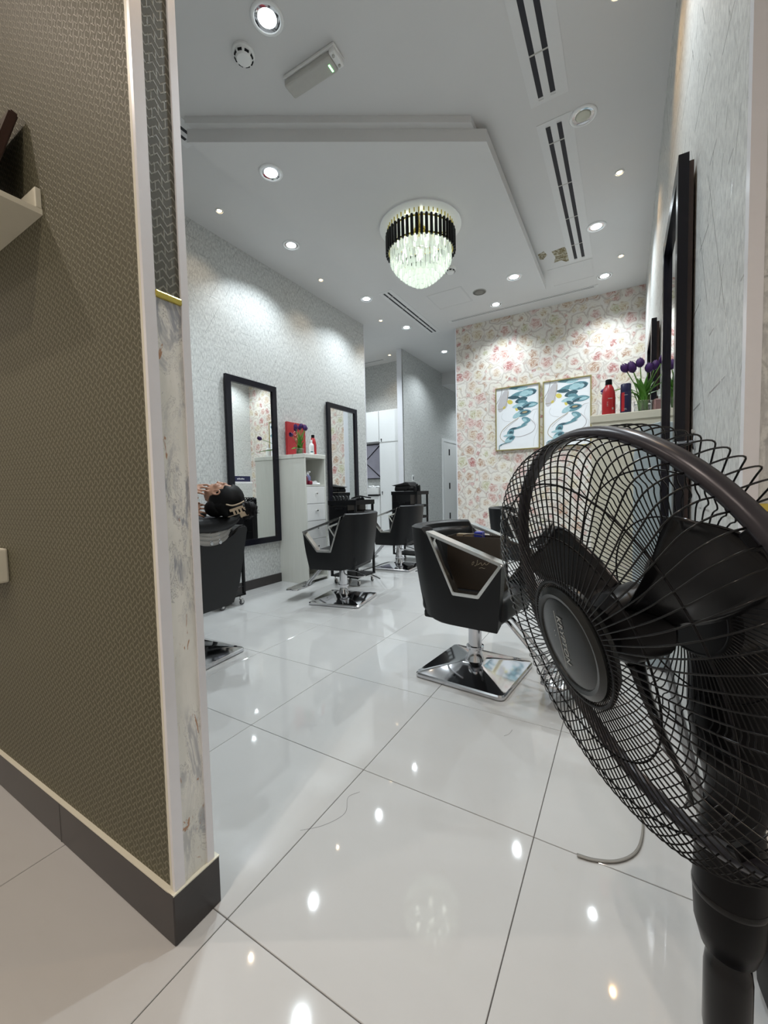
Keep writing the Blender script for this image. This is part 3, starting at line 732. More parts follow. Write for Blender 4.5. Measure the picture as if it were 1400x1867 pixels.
def tulips(loc, label, seed, rz, heads, leaves, potless=False):
    rnd = random.Random(seed)
    t = thing('tulip_vase', label, 'flowers', loc, rz, None)
    bm = BM(); lathe(bm, [(.045, 0), (.047, .004), (.044, .05), (.047, .075), (.050, .078), (.0465, .076), (.0435, .05), (.044, .006)], 24, capt=True); obj('vase', bm, m_glass if not potless else m_stemgreen, t, smooth=40)
    for (dx, dy, h, lean) in heads:
        base = Vector((rnd.uniform(-.02, .02), rnd.uniform(-.02, .02), .01)); top = Vector((dx, dy, h))
        mid = (base + top) / 2 + Vector((-dx * .15, -dy * .15, .02 + lean))
        bm = BM(); tube(bm, spline([base, mid, top], 6), .0032, 6); st = obj('stem', bm, m_stemgreen, t)
        d = (top - mid).normalized(); a, b = frame_axes(d); R = Matrix((a, b, d)).transposed().to_4x4(); M = Matrix.Translation(top) @ R
        bm = BM()
        for q in range(6):
            ang = q * PI / 3 + rnd.uniform(-.1, .1); rr = 1.0 if q % 2 else .86
            rows = []
            for iz, (z, r, wd) in enumerate(((-.004, .006, .35), (.008, .019, .62), (.024, .0245, .66), (.042, .0215, .50), (.056, .013, .18))):
                rows.append([M @ Vector((rr * r * math.cos(ang + wd * s), rr * r * math.sin(ang + wd * s), z * (1.0 if abs(s) < .5 else .96))) for s in (-1, -.5, 0, .5, 1)])
            grid_surface(bm, rows)
        o = obj('bloom', bm, m_purple, t)
    for (dx, dy, h, bend) in leaves:
        base = Vector((rnd.uniform(-.022, .022), rnd.uniform(-.022, .022), .02)); top = Vector((dx, dy, h)); P = spline([base, (base + top) / 2 + Vector((-dx * .25, -dy * .25, bend)), top], 6)
        side = (top - base).cross(Vector((dx, dy, 0.001))).normalized(); rows = []
        outw = Vector((dx, dy, 0)).normalized() if Vector((dx, dy)).length > 1e-4 else Vector((1, 0, 0))
        for i, p in enumerate(P):
            f = i / (len(P) - 1); wd = .0165 * math.sin(PI * min(1, .12 + f * .88)) ** .75 + .001
            rows.append([p - side * wd - outw * .004, p + outw * .0, p + side * wd - outw * .004])
        bm = BM(); grid_surface(bm, rows)
        o = obj('leaf', bm, m_green, t); sol = o.modifiers.new('thick', 'SOLIDIFY'); sol.thickness = .0012
    return t
tulips((.915, 2.36, CT), 'purple tulips with green leaves on the cream cabinet behind the fan', 3, 0,
       [(-.085, -.02, .265, 0), (-.055, .03, .285, 0), (-.05, -.03, .255, 0), (-.015, .01, .29, 0), (.025, -.02, .245, 0), (.055, .02, .265, 0), (.09, -.01, .29, 0), (.12, .03, .27, 0), (-.175, .03, .17, .05)],
       [(-.10, -.04, .15, .03), (-.05, -.05, .19, .02), (-.02, -.05, .21, .01), (.02, -.04, .22, .0), (.05, -.05, .20, .02), (.09, -.04, .17, .03), (.12, .01, .19, .03), (-.08, .04, .18, .02), (.0, .05, .20, .0), (.06, .05, .2, .02), (-.13, .0, .12, .04), (.11, .05, .15, .03), (-.03, .0, .22, 0), (.035, .0, .21, 0)])
tulips((-2.42, 2.99, CT), 'purple tulips spreading over the left cabinet in front of the red box', 5, 0,
       [(.0, -.05, .30, 0), (.03, .0, .31, 0), (-.02, .03, .30, 0), (.02, .06, .31, 0), (0, .10, .30, 0), (.05, .03, .29, 0), (.07, -.20, .20, .02), (-.03, -.02, .28, 0)],
       [(.02, -.05, .20, .01), (.04, .0, .24, 0), (.02, .05, .22, .01), (-.02, .03, .25, 0), (-.03, -.03, .22, 0), (.05, .03, .20, .02), (.08, -.17, .10, .05), (.10, -.25, .05, .05), (.0, .08, .17, .02), (.06, -.03, .18, .02), (.03, .02, .26, 0), (0, -.02, .27, 0)])
# perfume bottle by the right tulips
t = thing('perfume_bottle', 'square pink glass bottle at the wall end of the cream cabinet', 'bottle', (1.0, 2.30, CT), .2)
bm = BM(); box(bm, -.036, .036, -.022, .022, 0, .072, bev=.006); obj('glass_body', bm, plain('pink_glass', (.50, .30, .30), .08, trans=.6), t)
bm = BM(); lathe(bm, [(.012, .072), (.012, .09), (.017, .092), (.019, .115), (.012, .128)], 16); obj('stopper', bm, m_glass, t, smooth=40)
# pale blue board
t = thing('folded_stool', 'pale blue board with clipped corner standing before the cream cabinet', 'board', (.865, 2.05, 0), 0)
bm = BM(); prism(bm, [(0, .02), (.165, .02), (.165, 1.375), (.03, 1.345), (0, 1.20)], 0, .03, 'y', bev=.004); obj('panel', bm, m_paleblue, t)
for xx in (.01, .135):
    bm = BM(); box(bm, xx, xx + .03, -.008, .05, 0, .02, bev=.004); obj('rubber_foot', bm, m_rubber, t)
# items in the open shelf of the left cabinet
SZ = 1.113
def pump(name, label, loc, h, r, body, cap):
    t = thing(name, label, 'bottle', loc)
    bm = BM(); lathe(bm, [(r * .9, 0), (r, .006), (r, h * .6), (r * .5, h * .74), (r * .42, h * .8)], 20); obj('bottle_body', bm, body, t, smooth=40)
    bm = BM(); lathe(bm, [(r * .5, h * .78), (r * .5, h * .9), (r * .3, h * .92)], 14); box(bm, -.012, .035, -.009, .009, h * .9, h, bev=.004); obj('spray_head', bm, cap, t, smooth=30)
pump('spray_bottle', 'lilac clear spray bottle on the open shelf of the left cabinet', (-2.26, 2.93, SZ), .15, .032, plain('lilac_plastic', (.30, .30, .52), .2, trans=.3), m_white)
pump('spray_bottle', 'dark red bottle with white head at the shelf edge of the left cabinet', (-2.235, 2.87, SZ), .125, .022, plain('wine_plastic', (.16, .012, .03), .3), m_white)
bm = BM(); lathe(bm, [(.018, 0), (.026, .006), (.027, .03), (.02, .042), (.008, .046)], 16); tag(obj('jar', bm, plain('wine_jar', (.20, .01, .03), .3), None, (-2.215, 2.915, SZ), smooth=40), 'small round wine red jar on the open cabinet shelf', 'jar')
bm = BM(); rnd = random.Random(2)
rows = [[(-2.27 + .075 * math.cos(2 * PI * k / 14) * s, 3.04 + .075 * math.sin(2 * PI * k / 14) * s, SZ + .001 + z * rnd.uniform(.5, 1.3)) for k in range(14)] for s, z in ((1, .001), (.95, .016), (.7, .028), (.4, .034), (.1, .036))]
grid_surface(bm, rows, closed=True); tag(obj('crumpled_wrap', bm, m_white, None), 'crumpled white plastic wrap on the open cabinet shelf', 'wrap')

# ================================================================== STYLING CHAIRS (local +x = front)
ZT, ZB = .835, .325
def k_of(z): return 1 - .20 * (ZT - z) / (ZT - ZB)
def top_of(x): return interp(x, [-.14, -.13, 0.0, .15, .275], [ZT, .808, .50, .50, .665])
def chair_parts(t, lift=0.0, footrest=True):
    L = lift
    # base plate
    bm = BM(); rows = []
    def rsq(h, rc, z):
        P = []
        for q in range(4):
            cx, cy = ((h - rc), (h - rc))
            for k in range(5):
                a = PI / 2 * q + PI / 2 * k / 4; sx = 1 if q in (0, 3) else -1; sy = 1 if q in (0, 1) else -1
                P.append((sx * (h - rc) + rc * math.cos(a), sy * (h - rc) + rc * math.sin(a), z))
        return P
    for h, rc, z in ((.243, .03, 0), (.25, .03, .006), (.25, .03, .020), (.244, .028, .027), (.235, .025, .029), (.075, .02, .066), (.05, .02, .068)): rows.append(rsq(h, rc, z))
    R = grid_surface(bm, rows, closed=True); bm.faces.new(R[0][::-1]); bm.faces.new(R[-1]); obj('base_plate', bm, m_chrome, t, smooth=12)
    bm = BM(); lathe(bm, [(.052, .06), (.044, .085), (.036, .115), (.036, .132), (.048, .134), (.048, .150), (.037, .152), (.037, ZB + .01 + L)], 28); obj('column', bm, m_chrome, t, smooth=30)
    bm = BM(); tube(bm, spline([(-.02, .03, .30 + L), (-.10, .17, .285 + L), (-.22, .21, .275 + L), (-.27, .17, .27 + L), (-.25, .08, .272 + L), (-.12, .02, .29 + L)], 6), .0055, 8); obj('pump_lever', bm, m_chrome, t)
    # shell: side walls with the notch and the curved back
    xs = [.275, .24, .20, .17, .15, .11, .05, .0, -.03, -.06]
    plan = [(x, .30) for x in xs]
    for k in range(0, 15):
        th = PI * (k + .6) / 15.2
        plan.append((-.06 - .27 * math.sin(th) ** .8, .30 * math.copysign(abs(math.cos(th)) ** .85, math.cos(th))))
    plan += [(x, -.30) for x in xs[::-1]]
    bm = BM(); rows = []
    for (px, py) in plan:
        zt = top_of(px); rear = max(0, min(1, (-px - .06) / .27)); zb = ZB + .055 * rear ** 2
        loop = []
        for f in (0, .02, .25, .5, .75, .95): 
            z = lerp(zb, zt - .02, f); k = k_of(z); bulge = 1 + .02 * math.sin(PI * f)
            if f == 0: k *= .965
            loop.append(Vector((px * k * bulge, py * k * bulge, z)))
        th = .205  # wall thickness as a share of plan
        kt = k_of(zt)
        loop += [Vector((px * kt * (1 - th * .02), py * kt * (1 - th * .02), zt - .008)), Vector((px * kt * (1 - th * .2), py * kt * (1 - th * .2), zt)), Vector((px * kt * (1 - th * .8), py * kt * (1 - th * .8), zt)), Vector((px * kt * (1 - th), py * kt * (1 - th), zt - .010))]
        for f in (.9, .5, .1):
            z = lerp(zb, zt - .02, f); k = k_of(z) * (1 - th)
            loop.append(Vector((px * k if px < 0 else px * k_of(z), py * k, z)))
        if px > 0:   # keep the front edge flush instead of scaled
            for q in (6, 7, 8, 9): loop[q].x = px * kt
        rows.append([p + Vector((0, 0, L)) for p in loop])
    R = grid_surface(bm, rows, closed=True); bm.faces.new(R[0][::-1]); bm.faces.new(R[-1])
    obj('shell', bm, m_black, t, smooth=38)
    bm = BM(); box(bm, -.21, .20, -.205, .205, ZB + .005 + L, .375 + L, bev=.012); obj('seat_pan', bm, m_black, t)
    bm = BM(); box(bm, -.22, .255, -.215, .215, .37 + L, .485 + L, bev=.028, seg=3); obj('seat', bm, m_black, t, smooth=40)
    bm = BM(); rows = []
    for f in (0, .1, .5, .9, 1):
        z = lerp(.49, .80, f); k = k_of(z) * .785; d = .012 if 0 < f < 1 else .0
        rows.append([((-.06 - .27 * math.sin(PI * q / 10) ** .8) * k + d, .30 * math.copysign(abs(math.cos(PI * q / 10)) ** .85, math.cos(PI * q / 10)) * k * .98, z + L) for q in range(1, 10)])
    grid_surface(bm, rows); o = obj('back_pad', bm, m_black, t, smooth=True); sl = o.modifiers.new('thick', 'SOLIDIFY'); sl.thickness = .014
    # chrome arm frames
    for s in (-1, 1):
        V = [(-.135, .816), (.285, .675), (.155, .49), (-.008, .49)]
        cx, cz = sum(a for a, b in V) / 4, sum(b for a, b in V) / 4
        bm = BM(); outer = []; inner = []
        for (a, b) in V:
            outer.append((a, b)); inner.append((lerp(cx, a, .885), lerp(cz, b, .885) + (.003 if b < .6 else -.003)))
        verts = []
        for loopV, grow in ((outer, 0), (inner, 0)):
            for side in (1.015, .775):
                verts.append([bm.verts.new((a * k_of(b), s * .30 * k_of(b) * side, b + L)) for a, b in loopV])
        o0, o1, i0, i1 = verts
        for q in range(4):
            n = (q + 1) % 4
            for f in ((o0[q], o0[n], o1[n], o1[q]), (i0[n], i0[q], i1[q], i1[n]), (o0[n], o0[q], i0[q], i0[n]), (o1[q], o1[n], i1[n], i1[q])): bm.faces.new(f)
        bmesh.ops.recalc_face_normals(bm, faces=bm.faces)
        bmesh.ops.bevel(bm, geom=[e for e in bm.edges], offset=.003, segments=2, affect='EDGES')
        obj('arm_frame', bm, m_chrome2, t)
    if footrest:
        bm = BM()
        for y in (-.035, .035): tube(bm, [(.14, y, .335 + L), (.20, y, .325 + L), (.37, y, .15), (.385, y, .12), (.42, y, .112)], .0095, 10)
        obj('footrest_arm', bm, m_chrome, t)
        bm = BM(); prism(bm, [(.38, -.04), (.40, -.17), (.44, -.19), (.51, -.19), (.53, -.15), (.53, .15), (.51, .19), (.44, .19), (.40, .17), (.38, .04)], .100, .114, 'z', bev=.004)
        fr = obj('foot_plate', bm, m_chrome, t, smooth=30)
        bm = BM()
        for i in range(6):
            for j in range(18):
                a = .415 + i * .018; b = -.165 + j * .0194
                box(bm, a - .006, a + .006, b - .003, b + .003, .1135, .1155, mat4=Matrix.Translation((a, b, 0)) @ Matrix.Rotation((.7 if (i + j) % 2 else -.7), 4, 'Z') @ Matrix.Translation((-a, -b, 0)))
        obj('tread', bm, m_chrome2, fr)['kind'] = 'stuff'
    return t
def styling_chair(loc, rz, label, lift=0.0): return chair_parts(thing('styling_chair', label, 'chair', loc, rz, 'black salon styling chairs'), lift)
main_chair = styling_chair((.107, 1.582, 0), -.10, 'black styling chair with brown paper bag on its seat, nearest the fan')
dup(main_chair, (-1.463, 2.476, 0), PI + .20, 'black styling chair with footrest beside the white drawer cabinet')
dup(main_chair, (-1.75, 4.11, 0), PI + .05, 'black styling chair in front of the far trolley with the bag')
dup(main_chair, (-.05, 3.60, 0), .05, 'black styling chair by the rose wallpaper, half hidden by the fan')

# ---- gift bag on the main chair
t = thing('paper_bag', 'dark brown paper bag with gold script standing on the near chair', 'bag', (.135, 1.545, .487), -.10)
bm = BM(); W, D, H = .30, .115, .285
ring_prism(bm, rect(-W / 2, W / 2, -D / 2, D / 2), rect(-W / 2 + .003, W / 2 - .003, -D / 2 + .003, D / 2 - .003), 0, H, 'z'); box(bm, -W / 2 + .003, W / 2 - .003, -D / 2 + .003, D / 2 - .003, 0, .004); obj('bag_body', bm, m_brownbag, t)
bm = BM()
for st in ([(.0, 0), (.006, .022), (.02, .026), (.014, .01), (.002, -.004)], [(.052, .045), (.046, .012), (.032, -.006), (.022, -.004)], [(.05, .002), (.075, .02), (.085, .024), (.09, .004), (.105, .012), (.118, .028), (.122, .012), (.138, .014), (.158, .036)], [(.066, -.024), (.09, -.017), (.108, -.022), (.118, -.018)], [(.112, .05), (.114, .053)]):
    tube(bm, spline([(-.005 + a * .62, -D / 2 - .0006, .135 + b * .62) for a, b in st], 5), .0011, 5)
obj('gold_script', bm, m_goldink, t)
for y in (-D / 2 + .008, D / 2 - .008):
    bm = BM(); tube(bm, spline([(-.06, y, H - .03), (-.055, y, H + .004), (-.02, y + .015, H + .012), (.03, y + .01, H + .010), (.055, y, H + .004), (.06, y, H - .03)], 5), .0025, 6); obj('handle', bm, m_brownbag, t)
bm = BM(); box(bm, .00, .045, -.02, .03, .18, .302, bev=.003); tag(obj('blue_box', bm, plain('blue_card', (.02, .03, .30), .35), None, (.125, 1.545, .4925)), 'small blue box poking out of the brown paper bag', 'box')
bm = BM(); box(bm, -.115, -.02, -.01, .03, .14, .288, bev=.003); tag(obj('folded_paper', bm, plain('manila_card', (.20, .15, .09), .6), None, (.135, 1.55, .4925)), 'tan folded card standing inside the brown paper bag', 'card')
bm = BM(); rows = []
for i in range(9):
    f = i / 8; a = -PI / 2 + PI * f
    rows.append([((.033 * math.cos(a) * math.cos(2 * PI * k / 16) * (1 + .08 * math.sin(3 * k))), .055 * math.cos(a) * math.sin(2 * PI * k / 16), .068 + .068 * math.sin(a)) for k in range(16)])
grid_surface(bm, rows, closed=True); tag(obj('black_pouch', bm, m_blackgloss, None, (-.070, 1.555, .488)), 'round shiny black pouch beside the brown paper bag', 'pouch')

# ---- reclining chair with client
rc = thing('reclining_chair', 'black threading chair with chrome posted headrest, client lying back in it', 'chair', (-1.53, .90, 0), PI + .10)
rc_base = chair_parts  # (base built below with the same proportions)
bm = BM(); rows = []
for h, z in ((.243, 0), (.25, .006), (.25, .020), (.244, .027), (.235, .029), (.07, .066), (.05, .068)):
    rows.append([(sx * h, sy * h, z) for sx, sy in ((1, .94), (.94, 1), (-.94, 1), (-1, .94), (-1, -.94), (-.94, -1), (.94, -1), (1, -.94))])
R = grid_surface(bm, rows, closed=True); bm.faces.new(R[0][::-1]); bm.faces.new(R[-1]); obj('base_plate', bm, m_chrome, rc, smooth=12)
bm = BM(); lathe(bm, [(.052, .06), (.04, .09), (.036, .13), (.048, .134), (.048, .15), (.037, .152), (.037, .34)], 24); obj('column', bm, m_chrome, rc, smooth=30)
bm = BM(); box(bm, -.20, .27, -.24, .24, .33, .47, bev=.03, seg=3); obj('seat', bm, m_black, rc, smooth=40)
# backrest: rear face slants from (x=-.22,z=.315) to (x=-.30,z=.83); U dip in the top
bm = BM(); prof = [(-.225, .315), (.225, .315), (.265, .45), (.285, .80), (.275, .825), (.235, .832), (.20, .822), (.15, .785), (.10, .760), (.05, .749), (0, .746), (-.05, .749), (-.10, .760), (-.15, .785), (-.20, .822), (-.235, .832), (-.275, .825), (-.285, .80), (-.265, .45)]
t2 = bmesh.new(); A = [t2.verts.new((-.20 - .09 * (z - .315) / .515, y, z)) for y, z in prof]; B = [t2.verts.new((-.10 - .09 * (z - .315) / .515, y, z)) for y, z in prof]; n = len(prof)
t2.faces.new(A); t2.faces.new(B[::-1])
for i in range(n): t2.faces.new((A[i], A[(i + 1) % n], B[(i + 1) % n], B[i]))
bmesh.ops.recalc_face_normals(t2, faces=t2.faces); bmesh.ops.bevel(t2, geom=list(t2.edges), offset=.012, segments=3, affect='EDGES'); merge(bm, t2); obj('backrest', bm, m_black, rc, smooth=40)
for s in (-1, 1):
    bm = BM(); prism(bm, [(-.16, .36), (.24, .36), (.27, .62), (.22, .66), (-.18, .72), (-.22, .68)], s * .25 - .03, s * .25 + .03, 'y', bev=.012); obj('armrest', bm, m_black, rc, smooth=40)
for y in (-.045, .018):
    bm = BM(); box(bm, -.285, -.279, y - .006, y + .006, .735, .835, bev=.002); lathe(bm, [(.012, 0), (.010, .008)], 12, mat4=Matrix.Translation((-.284, y, .742)) @ Matrix.Rotation(-PI / 2, 4, 'Y')); obj('post', bm, m_chrome, rc)
bm = BM()
for k in range(3):
    tube(bm, spline([(-.235, -.17, .845 - .028 * k), (-.265, -.09, .808 - .026 * k), (-.272, 0, .79 - .024 * k), (-.265, .09, .808 - .026 * k), (-.235, .17, .845 - .028 * k)], 6), .0165, 10)
obj('neck_roll', bm, m_tealcloth, rc)
bm = BM(); rows = []
for i in range(13):
    a = PI * i / 12; yy = -.20 * math.cos(a); dep = .085 * math.sin(a) ** .6
    rows.append([(-.25 + .055 * math.cos(b), yy, .905 - dep * .75 + (dep * .6 + .01) * math.sin(b) * .8) for b in [2 * PI * q / 12 for q in range(12)]])
grid_surface(bm, rows, closed=True); obj('headrest', bm, m_black, rc, smooth=True)
bm = BM()
for y in (-.05, .05): tube(bm, [(.14, y, .34), (.20, y, .325), (.37, y, .15), (.40, y, .115)], .0095, 10)
box(bm, .38, .50, -.16, .16, .10, .114, bev=.004); obj('footrest', bm, m_chrome, rc)

# person
def skin_body(name, nodes, edges, mat, parent, remesh=None, extra=None, smooth_it=2):
    me = bpy.data.meshes.new(name + '_cage'); keys = list(nodes); idx = {k: i for i, k in enumerate(keys)}
    me.from_pydata([nodes[k][0] for k in keys], [(idx[a], idx[b]) for a, b in edges], [])
    o = bpy.data.objects.new(name + '_cage', me); COL.objects.link(o)
    md = o.modifiers.new('skin', 'SKIN'); md.use_smooth_shade = True; md.branch_smoothing = .6
    for i, k in enumerate(keys):
        sv = me.skin_vertices[0].data[i]; r = nodes[k][1]; sv.radius = (r, r) if not isinstance(r, tuple) else r
        sv.use_root = (i == 0)
    sb = o.modifiers.new('sub', 'SUBSURF'); sb.levels = 2; sb.render_levels = 2
    dg = bpy.context.evaluated_depsgraph_get(); dg.update()
    m2 = bpy.data.meshes.new_from_object(o.evaluated_get(dg), depsgraph=dg)
    bpy.data.objects.remove(o)
    bm = BM(); bm.from_mesh(m2); bpy.data.meshes.remove(m2)
    for e in (extra or []): merge(bm, e)
    ob = obj(name, bm, mat, parent)
    if remesh:
        rm = ob.modifiers.new('unify', 'REMESH'); rm.mode = 'VOXEL'; rm.voxel_size = remesh; rm.use_smooth_shade = True
        sm = ob.modifiers.new('soft', 'SMOOTH'); sm.iterations = smooth_it; sm.factor = .5
        dg.update(); dg = bpy.context.evaluated_depsgraph_get()
        m3 = bpy.data.meshes.new_from_object(ob.evaluated_get(dg), depsgraph=dg); m3.name = name
        ob.modifiers.clear(); ob.data = m3
    for p in ob.data.polygons: p.use_smooth = True
    return ob
pn = thing('person', 'woman lying back with eyes up, dark hair clipped in a bun, hands at her face', 'person', (-1.53, .90, 0))
HC = Vector((.235, .142, 1.010))                     # head centre (relative to the thing's base)
crown = Vector((.80, .50, -.02)).normalized(); face = Vector((-.42, .26, .86)); face = (face - crown * face.dot(crown)).normalized(); lat = crown.cross(face)
HM = Matrix((lat, face, crown)).transposed().to_4x4(); HM.translation = HC     # local x lateral, y face, z crown
def ell(c, r, M=HM, seg=20):
    t = bmesh.new(); bmesh.ops.create_uvsphere(t, u_segments=seg, v_segments=seg // 2 + 2, radius=1)
    for v in t.verts: v.co = M @ (Vector(c) + Vector((v.co.x * r[0], v.co.y * r[1], v.co.z * r[2])))
    return t
head_bits = [ell((0, -.012, .022), (.074, .090, .088)), ell((0, .018, -.045), (.058, .066, .070)), ell((0, .045, -.088), (.026, .028, .022)),
             ell((0, .088, -.028), (.012, .017, .026)), ell((0, .097, -.043), (.014, .014, .010)), ell((0, .072, .012), (.050, .016, .014)),
             ell((0, .080, -.066), (.024, .010, .006)), ell((0, .078, -.078), (.020, .010, .006)), ell((.040, .050, -.030), (.022, .024, .022)), ell((-.040, .050, -.030), (.022, .024, .022)),
             ell((.029, .074, -.006), (.013, .008, .009)), ell((-.029, .074, -.006), (.013, .008, .009))]
for s in (-1, 1):
    t2 = bmesh.new(); tube(t2, [HM @ Vector(p) for p in spline([(s * .074, -.008, -.040), (s * .080, .006, -.022), (s * .084, .004, .004), (s * .086, -.014, .012), (s * .086, -.026, -.002), (s * .080, -.020, -.026), (s * .074, -.008, -.040)], 4)], .0055, 8); head_bits.append(t2)
    head_bits.append(ell((s * .074, -.008, -.014), (.007, .015, .020)))
neck0 = HM @ Vector((0, -.02, -.055)); 
nodes = {'pelvis': ((-.02, 0, .56), (.13, .12)), 'belly': ((.03, .005, .68), (.115, .10)), 'chest': ((.10, .02, .80), (.135, .105)), 'collar': ((.135, .045, .865), (.10, .075)), 'neck1': (tuple(Vector((.135, .045, .865)).lerp(neck0, .5)), .056), 'neck2': (tuple(neck0), .055)}
edges = [('pelvis', 'belly'), ('belly', 'chest'), ('chest', 'collar'), ('collar', 'neck1'), ('neck1', 'neck2')]
for s in (-1, 1):
    n_ = 'r' if s > 0 else 'l'
    wr_ = (.080, -.010, 1.055) if s > 0 else (.092, -.032, .928)
    nodes.update({n_ + 'sh': ((.115, .02 + s * .165, .84), .052), n_ + 'el': ((-.08, .03 + s * .25, .80), .040), n_ + 'wr': (wr_, .026),
                  n_ + 'hip': ((-.06, s * .09, .55), .095), n_ + 'kn': ((-.44, s * .11, .55), .062), n_ + 'an': ((-.47, s * .11, .17), .042), n_ + 'toe': ((-.63, s * .12, .145), .036)})
    edges += [('collar', n_ + 'sh'), (n_ + 'sh', n_ + 'el'), (n_ + 'el', n_ + 'wr'), ('pelvis', n_ + 'hip'), (n_ + 'hip', n_ + 'kn'), (n_ + 'kn', n_ + 'an'), (n_ + 'an', n_ + 'toe')]
def hand(wr, d, nrm, th_side, curl=.35, scale=1.0):
    """wrist, finger direction, palm normal; separate fingers with bends, thumb leaving the palm's side"""
    d = Vector(d).normalized(); nrm = Vector(nrm); nrm = (nrm - d * nrm.dot(d)).normalized(); sd = d.cross(nrm); wr = Vector(wr); out = []
    M = Matrix((sd, nrm, d)).transposed().to_4x4(); M.translation = wr
    out.append(ell((0, 0, .045), (.038, .0135, .052), M, 14))
    for k, (off, ln) in enumerate(((-.030, .066), (-.010, .076), (.011, .070), (.030, .054))):
        p = Vector((off, 0, .078)); P = [p - Vector((0, 0, .02)), p]; a = 0
        for seg in (.45, .32, .23):
            a += curl * (.9 if seg == .45 else 1.1); p = p + Vector((off * .40 * seg, -math.sin(a) * ln * seg, math.cos(a) * ln * seg)); P.append(p)
        t2 = bmesh.new(); tube(t2, [M @ q for q in P], [.0080, .0078, .0072, .0066, .0050], 8); out.append(t2)
    s = th_side; P = [Vector((s * .022, 0, .018)), Vector((s * .044, -.008, .045)), Vector((s * .056, -.016, .070)), Vector((s * .058, -.022, .090))]
    t2 = bmesh.new(); tube(t2, [M @ q for q in P], [.012, .0105, .0092, .0068], 8); out.append(t2)
    return out
rw = Vector(nodes['rwr'][0]); lw = Vector(nodes['lwr'][0])
extra = head_bits + hand(rw, (.82, .52, .10), (.42, -.55, .72), 1, .16) + hand(lw, (.70, .50, .10), (.35, -.75, .45), -1, .40)
body = skin_body('body', nodes, edges, m_skin, pn, remesh=.0052, extra=extra)
# clothes
tn = {k: nodes[k] for k in ('pelvis', 'belly', 'chest', 'collar', 'rsh', 'lsh')}
tn = {k: (v[0], tuple(x + .014 for x in v[1]) if isinstance(v[1], tuple) else v[1] + .014) for k, v in tn.items()}
tn['rm'] = ((.04, .20, .825), .055); tn['lm'] = ((.04, -.16, .825), .055)
skin_body('blouse', tn, [('pelvis', 'belly'), ('belly', 'chest'), ('chest', 'collar'), ('collar', 'rsh'), ('collar', 'lsh'), ('rsh', 'rm'), ('lsh', 'lm')], m_cloth, pn)
tn = {'pelvis': ((-.02, 0, .55), (.145, .13))}
for s, n_ in ((1, 'r'), (-1, 'l')):
    for q in ('hip', 'kn', 'an'): tn[n_ + q] = (nodes[n_ + q][0], nodes[n_ + q][1] + .012)
skin_body('trousers', tn, [('pelvis', 'rhip'), ('rhip', 'rkn'), ('rkn', 'ran'), ('pelvis', 'lhip'), ('lhip', 'lkn'), ('lkn', 'lan')], m_trouser, pn)
for s, n_ in ((1, 'r'), (-1, 'l')):
    a = Vector(nodes[n_ + 'an'][0]); bm = BM(); t2 = ell((-.075, 0, -.028), (.13, .048, .042), Matrix.Translation(a), 16); merge(bm, t2); obj('shoe', bm, m_blackplastic, pn, smooth=True)
# hair: cap, tied length and bun
rnd = random.Random(4); bm = BM(); rows = []
t2 = bmesh.new(); bmesh.ops.create_uvsphere(t2, u_segments=40, v_segments=26, radius=1)
for v in list(t2.verts):
    p = Vector((v.co.x * .086, v.co.y * .106 - .018, v.co.z * .104 + .026)); v.co = p
kill = [v for v in t2.verts if (v.co.y > .026 and v.co.z < .022) or (v.co.z < -.022 and v.co.y > -.018) or (v.co.y > .050 and v.co.z < .058) or v.co.z < -.085]
bmesh.ops.delete(t2, geom=kill, context='VERTS')
for v in t2.verts: v.co *= 1 + .012 * math.sin(60 * math.atan2(v.co.x, v.co.z)) 
bmesh.ops.transform(t2, matrix=HM, verts=t2.verts)
ex = bmesh.ops.extrude_face_region(t2, geom=list(t2.faces)); vv = [g for g in ex['geom'] if isinstance(g, bmesh.types.BMVert)]
for v in vv: v.co = HC + (v.co - HC) * .90
merge(bm, t2)
merge(bm, ell((0, -.075, .02), (.072, .045, .075))); merge(bm, ell((0, -.078, -.035), (.066, .050, .060))); merge(bm, ell((0, -.085, .085), (.05, .045, .05)))
hair = obj('hair', bm, m_hair, pn, smooth=True)
BU = HM @ Vector((0, -.085, .165))
bm = BM(); t2 = bmesh.new(); bmesh.ops.create_icosphere(t2, subdivisions=4, radius=1)
for v in t2.verts:
    n = v.co.normalized(); q = 1 + .10 * math.sin(7 * n.x + 5 * n.z) + .07 * math.sin(13 * n.y + 9 * n.x); v.co = BU + Vector((n.x * .055, n.y * .048, n.z * .050)) * q
merge(bm, t2)
for k in range(46):
    a, b = rnd.uniform(0, 2 * PI), rnd.uniform(-1, 1); d = Vector((math.cos(a), math.sin(a), b)).normalized(); s = frame_axes(d)[0]
    tube(bm, spline([BU + d * .04, BU + d * .058 + s * .008, BU + d * rnd.uniform(.056, .07) + s * rnd.uniform(.01, .035)], 3), .0011, 4)
obj('bun', bm, m_hair, hair, smooth=True)
CL = Vector((.372, .124, .931)); CM = HM.copy(); CM.translation = CL
view = (CAM - Vector((-1.53, .9, 0)) - CL).normalized(); ax = crown; up = view.cross(ax).normalized(); ax2 = up.cross(view).normalized()
CM = Matrix((ax2, up, view)).transposed().to_4x4(); CM.translation = CL + view * .010
bm = BM(); tube(bm, spline([(-.055, .034, 0), (-.02, .028, .008), (.02, .04, .006), (.045, .055, -.006)], 5), .0042, 6, mi=0)
box(bm, -.035, .045, .0, .016, -.004, .006, bev=.003, mat4=CM.__class__.Rotation(.35, 4, 'Z'))
for k in range(4): box(bm, -.02 + k * .02, -.008 + k * .02, -.024, .002, -.006, .006, bev=.002, mat4=Matrix.Rotation(.35, 4, 'Z'))
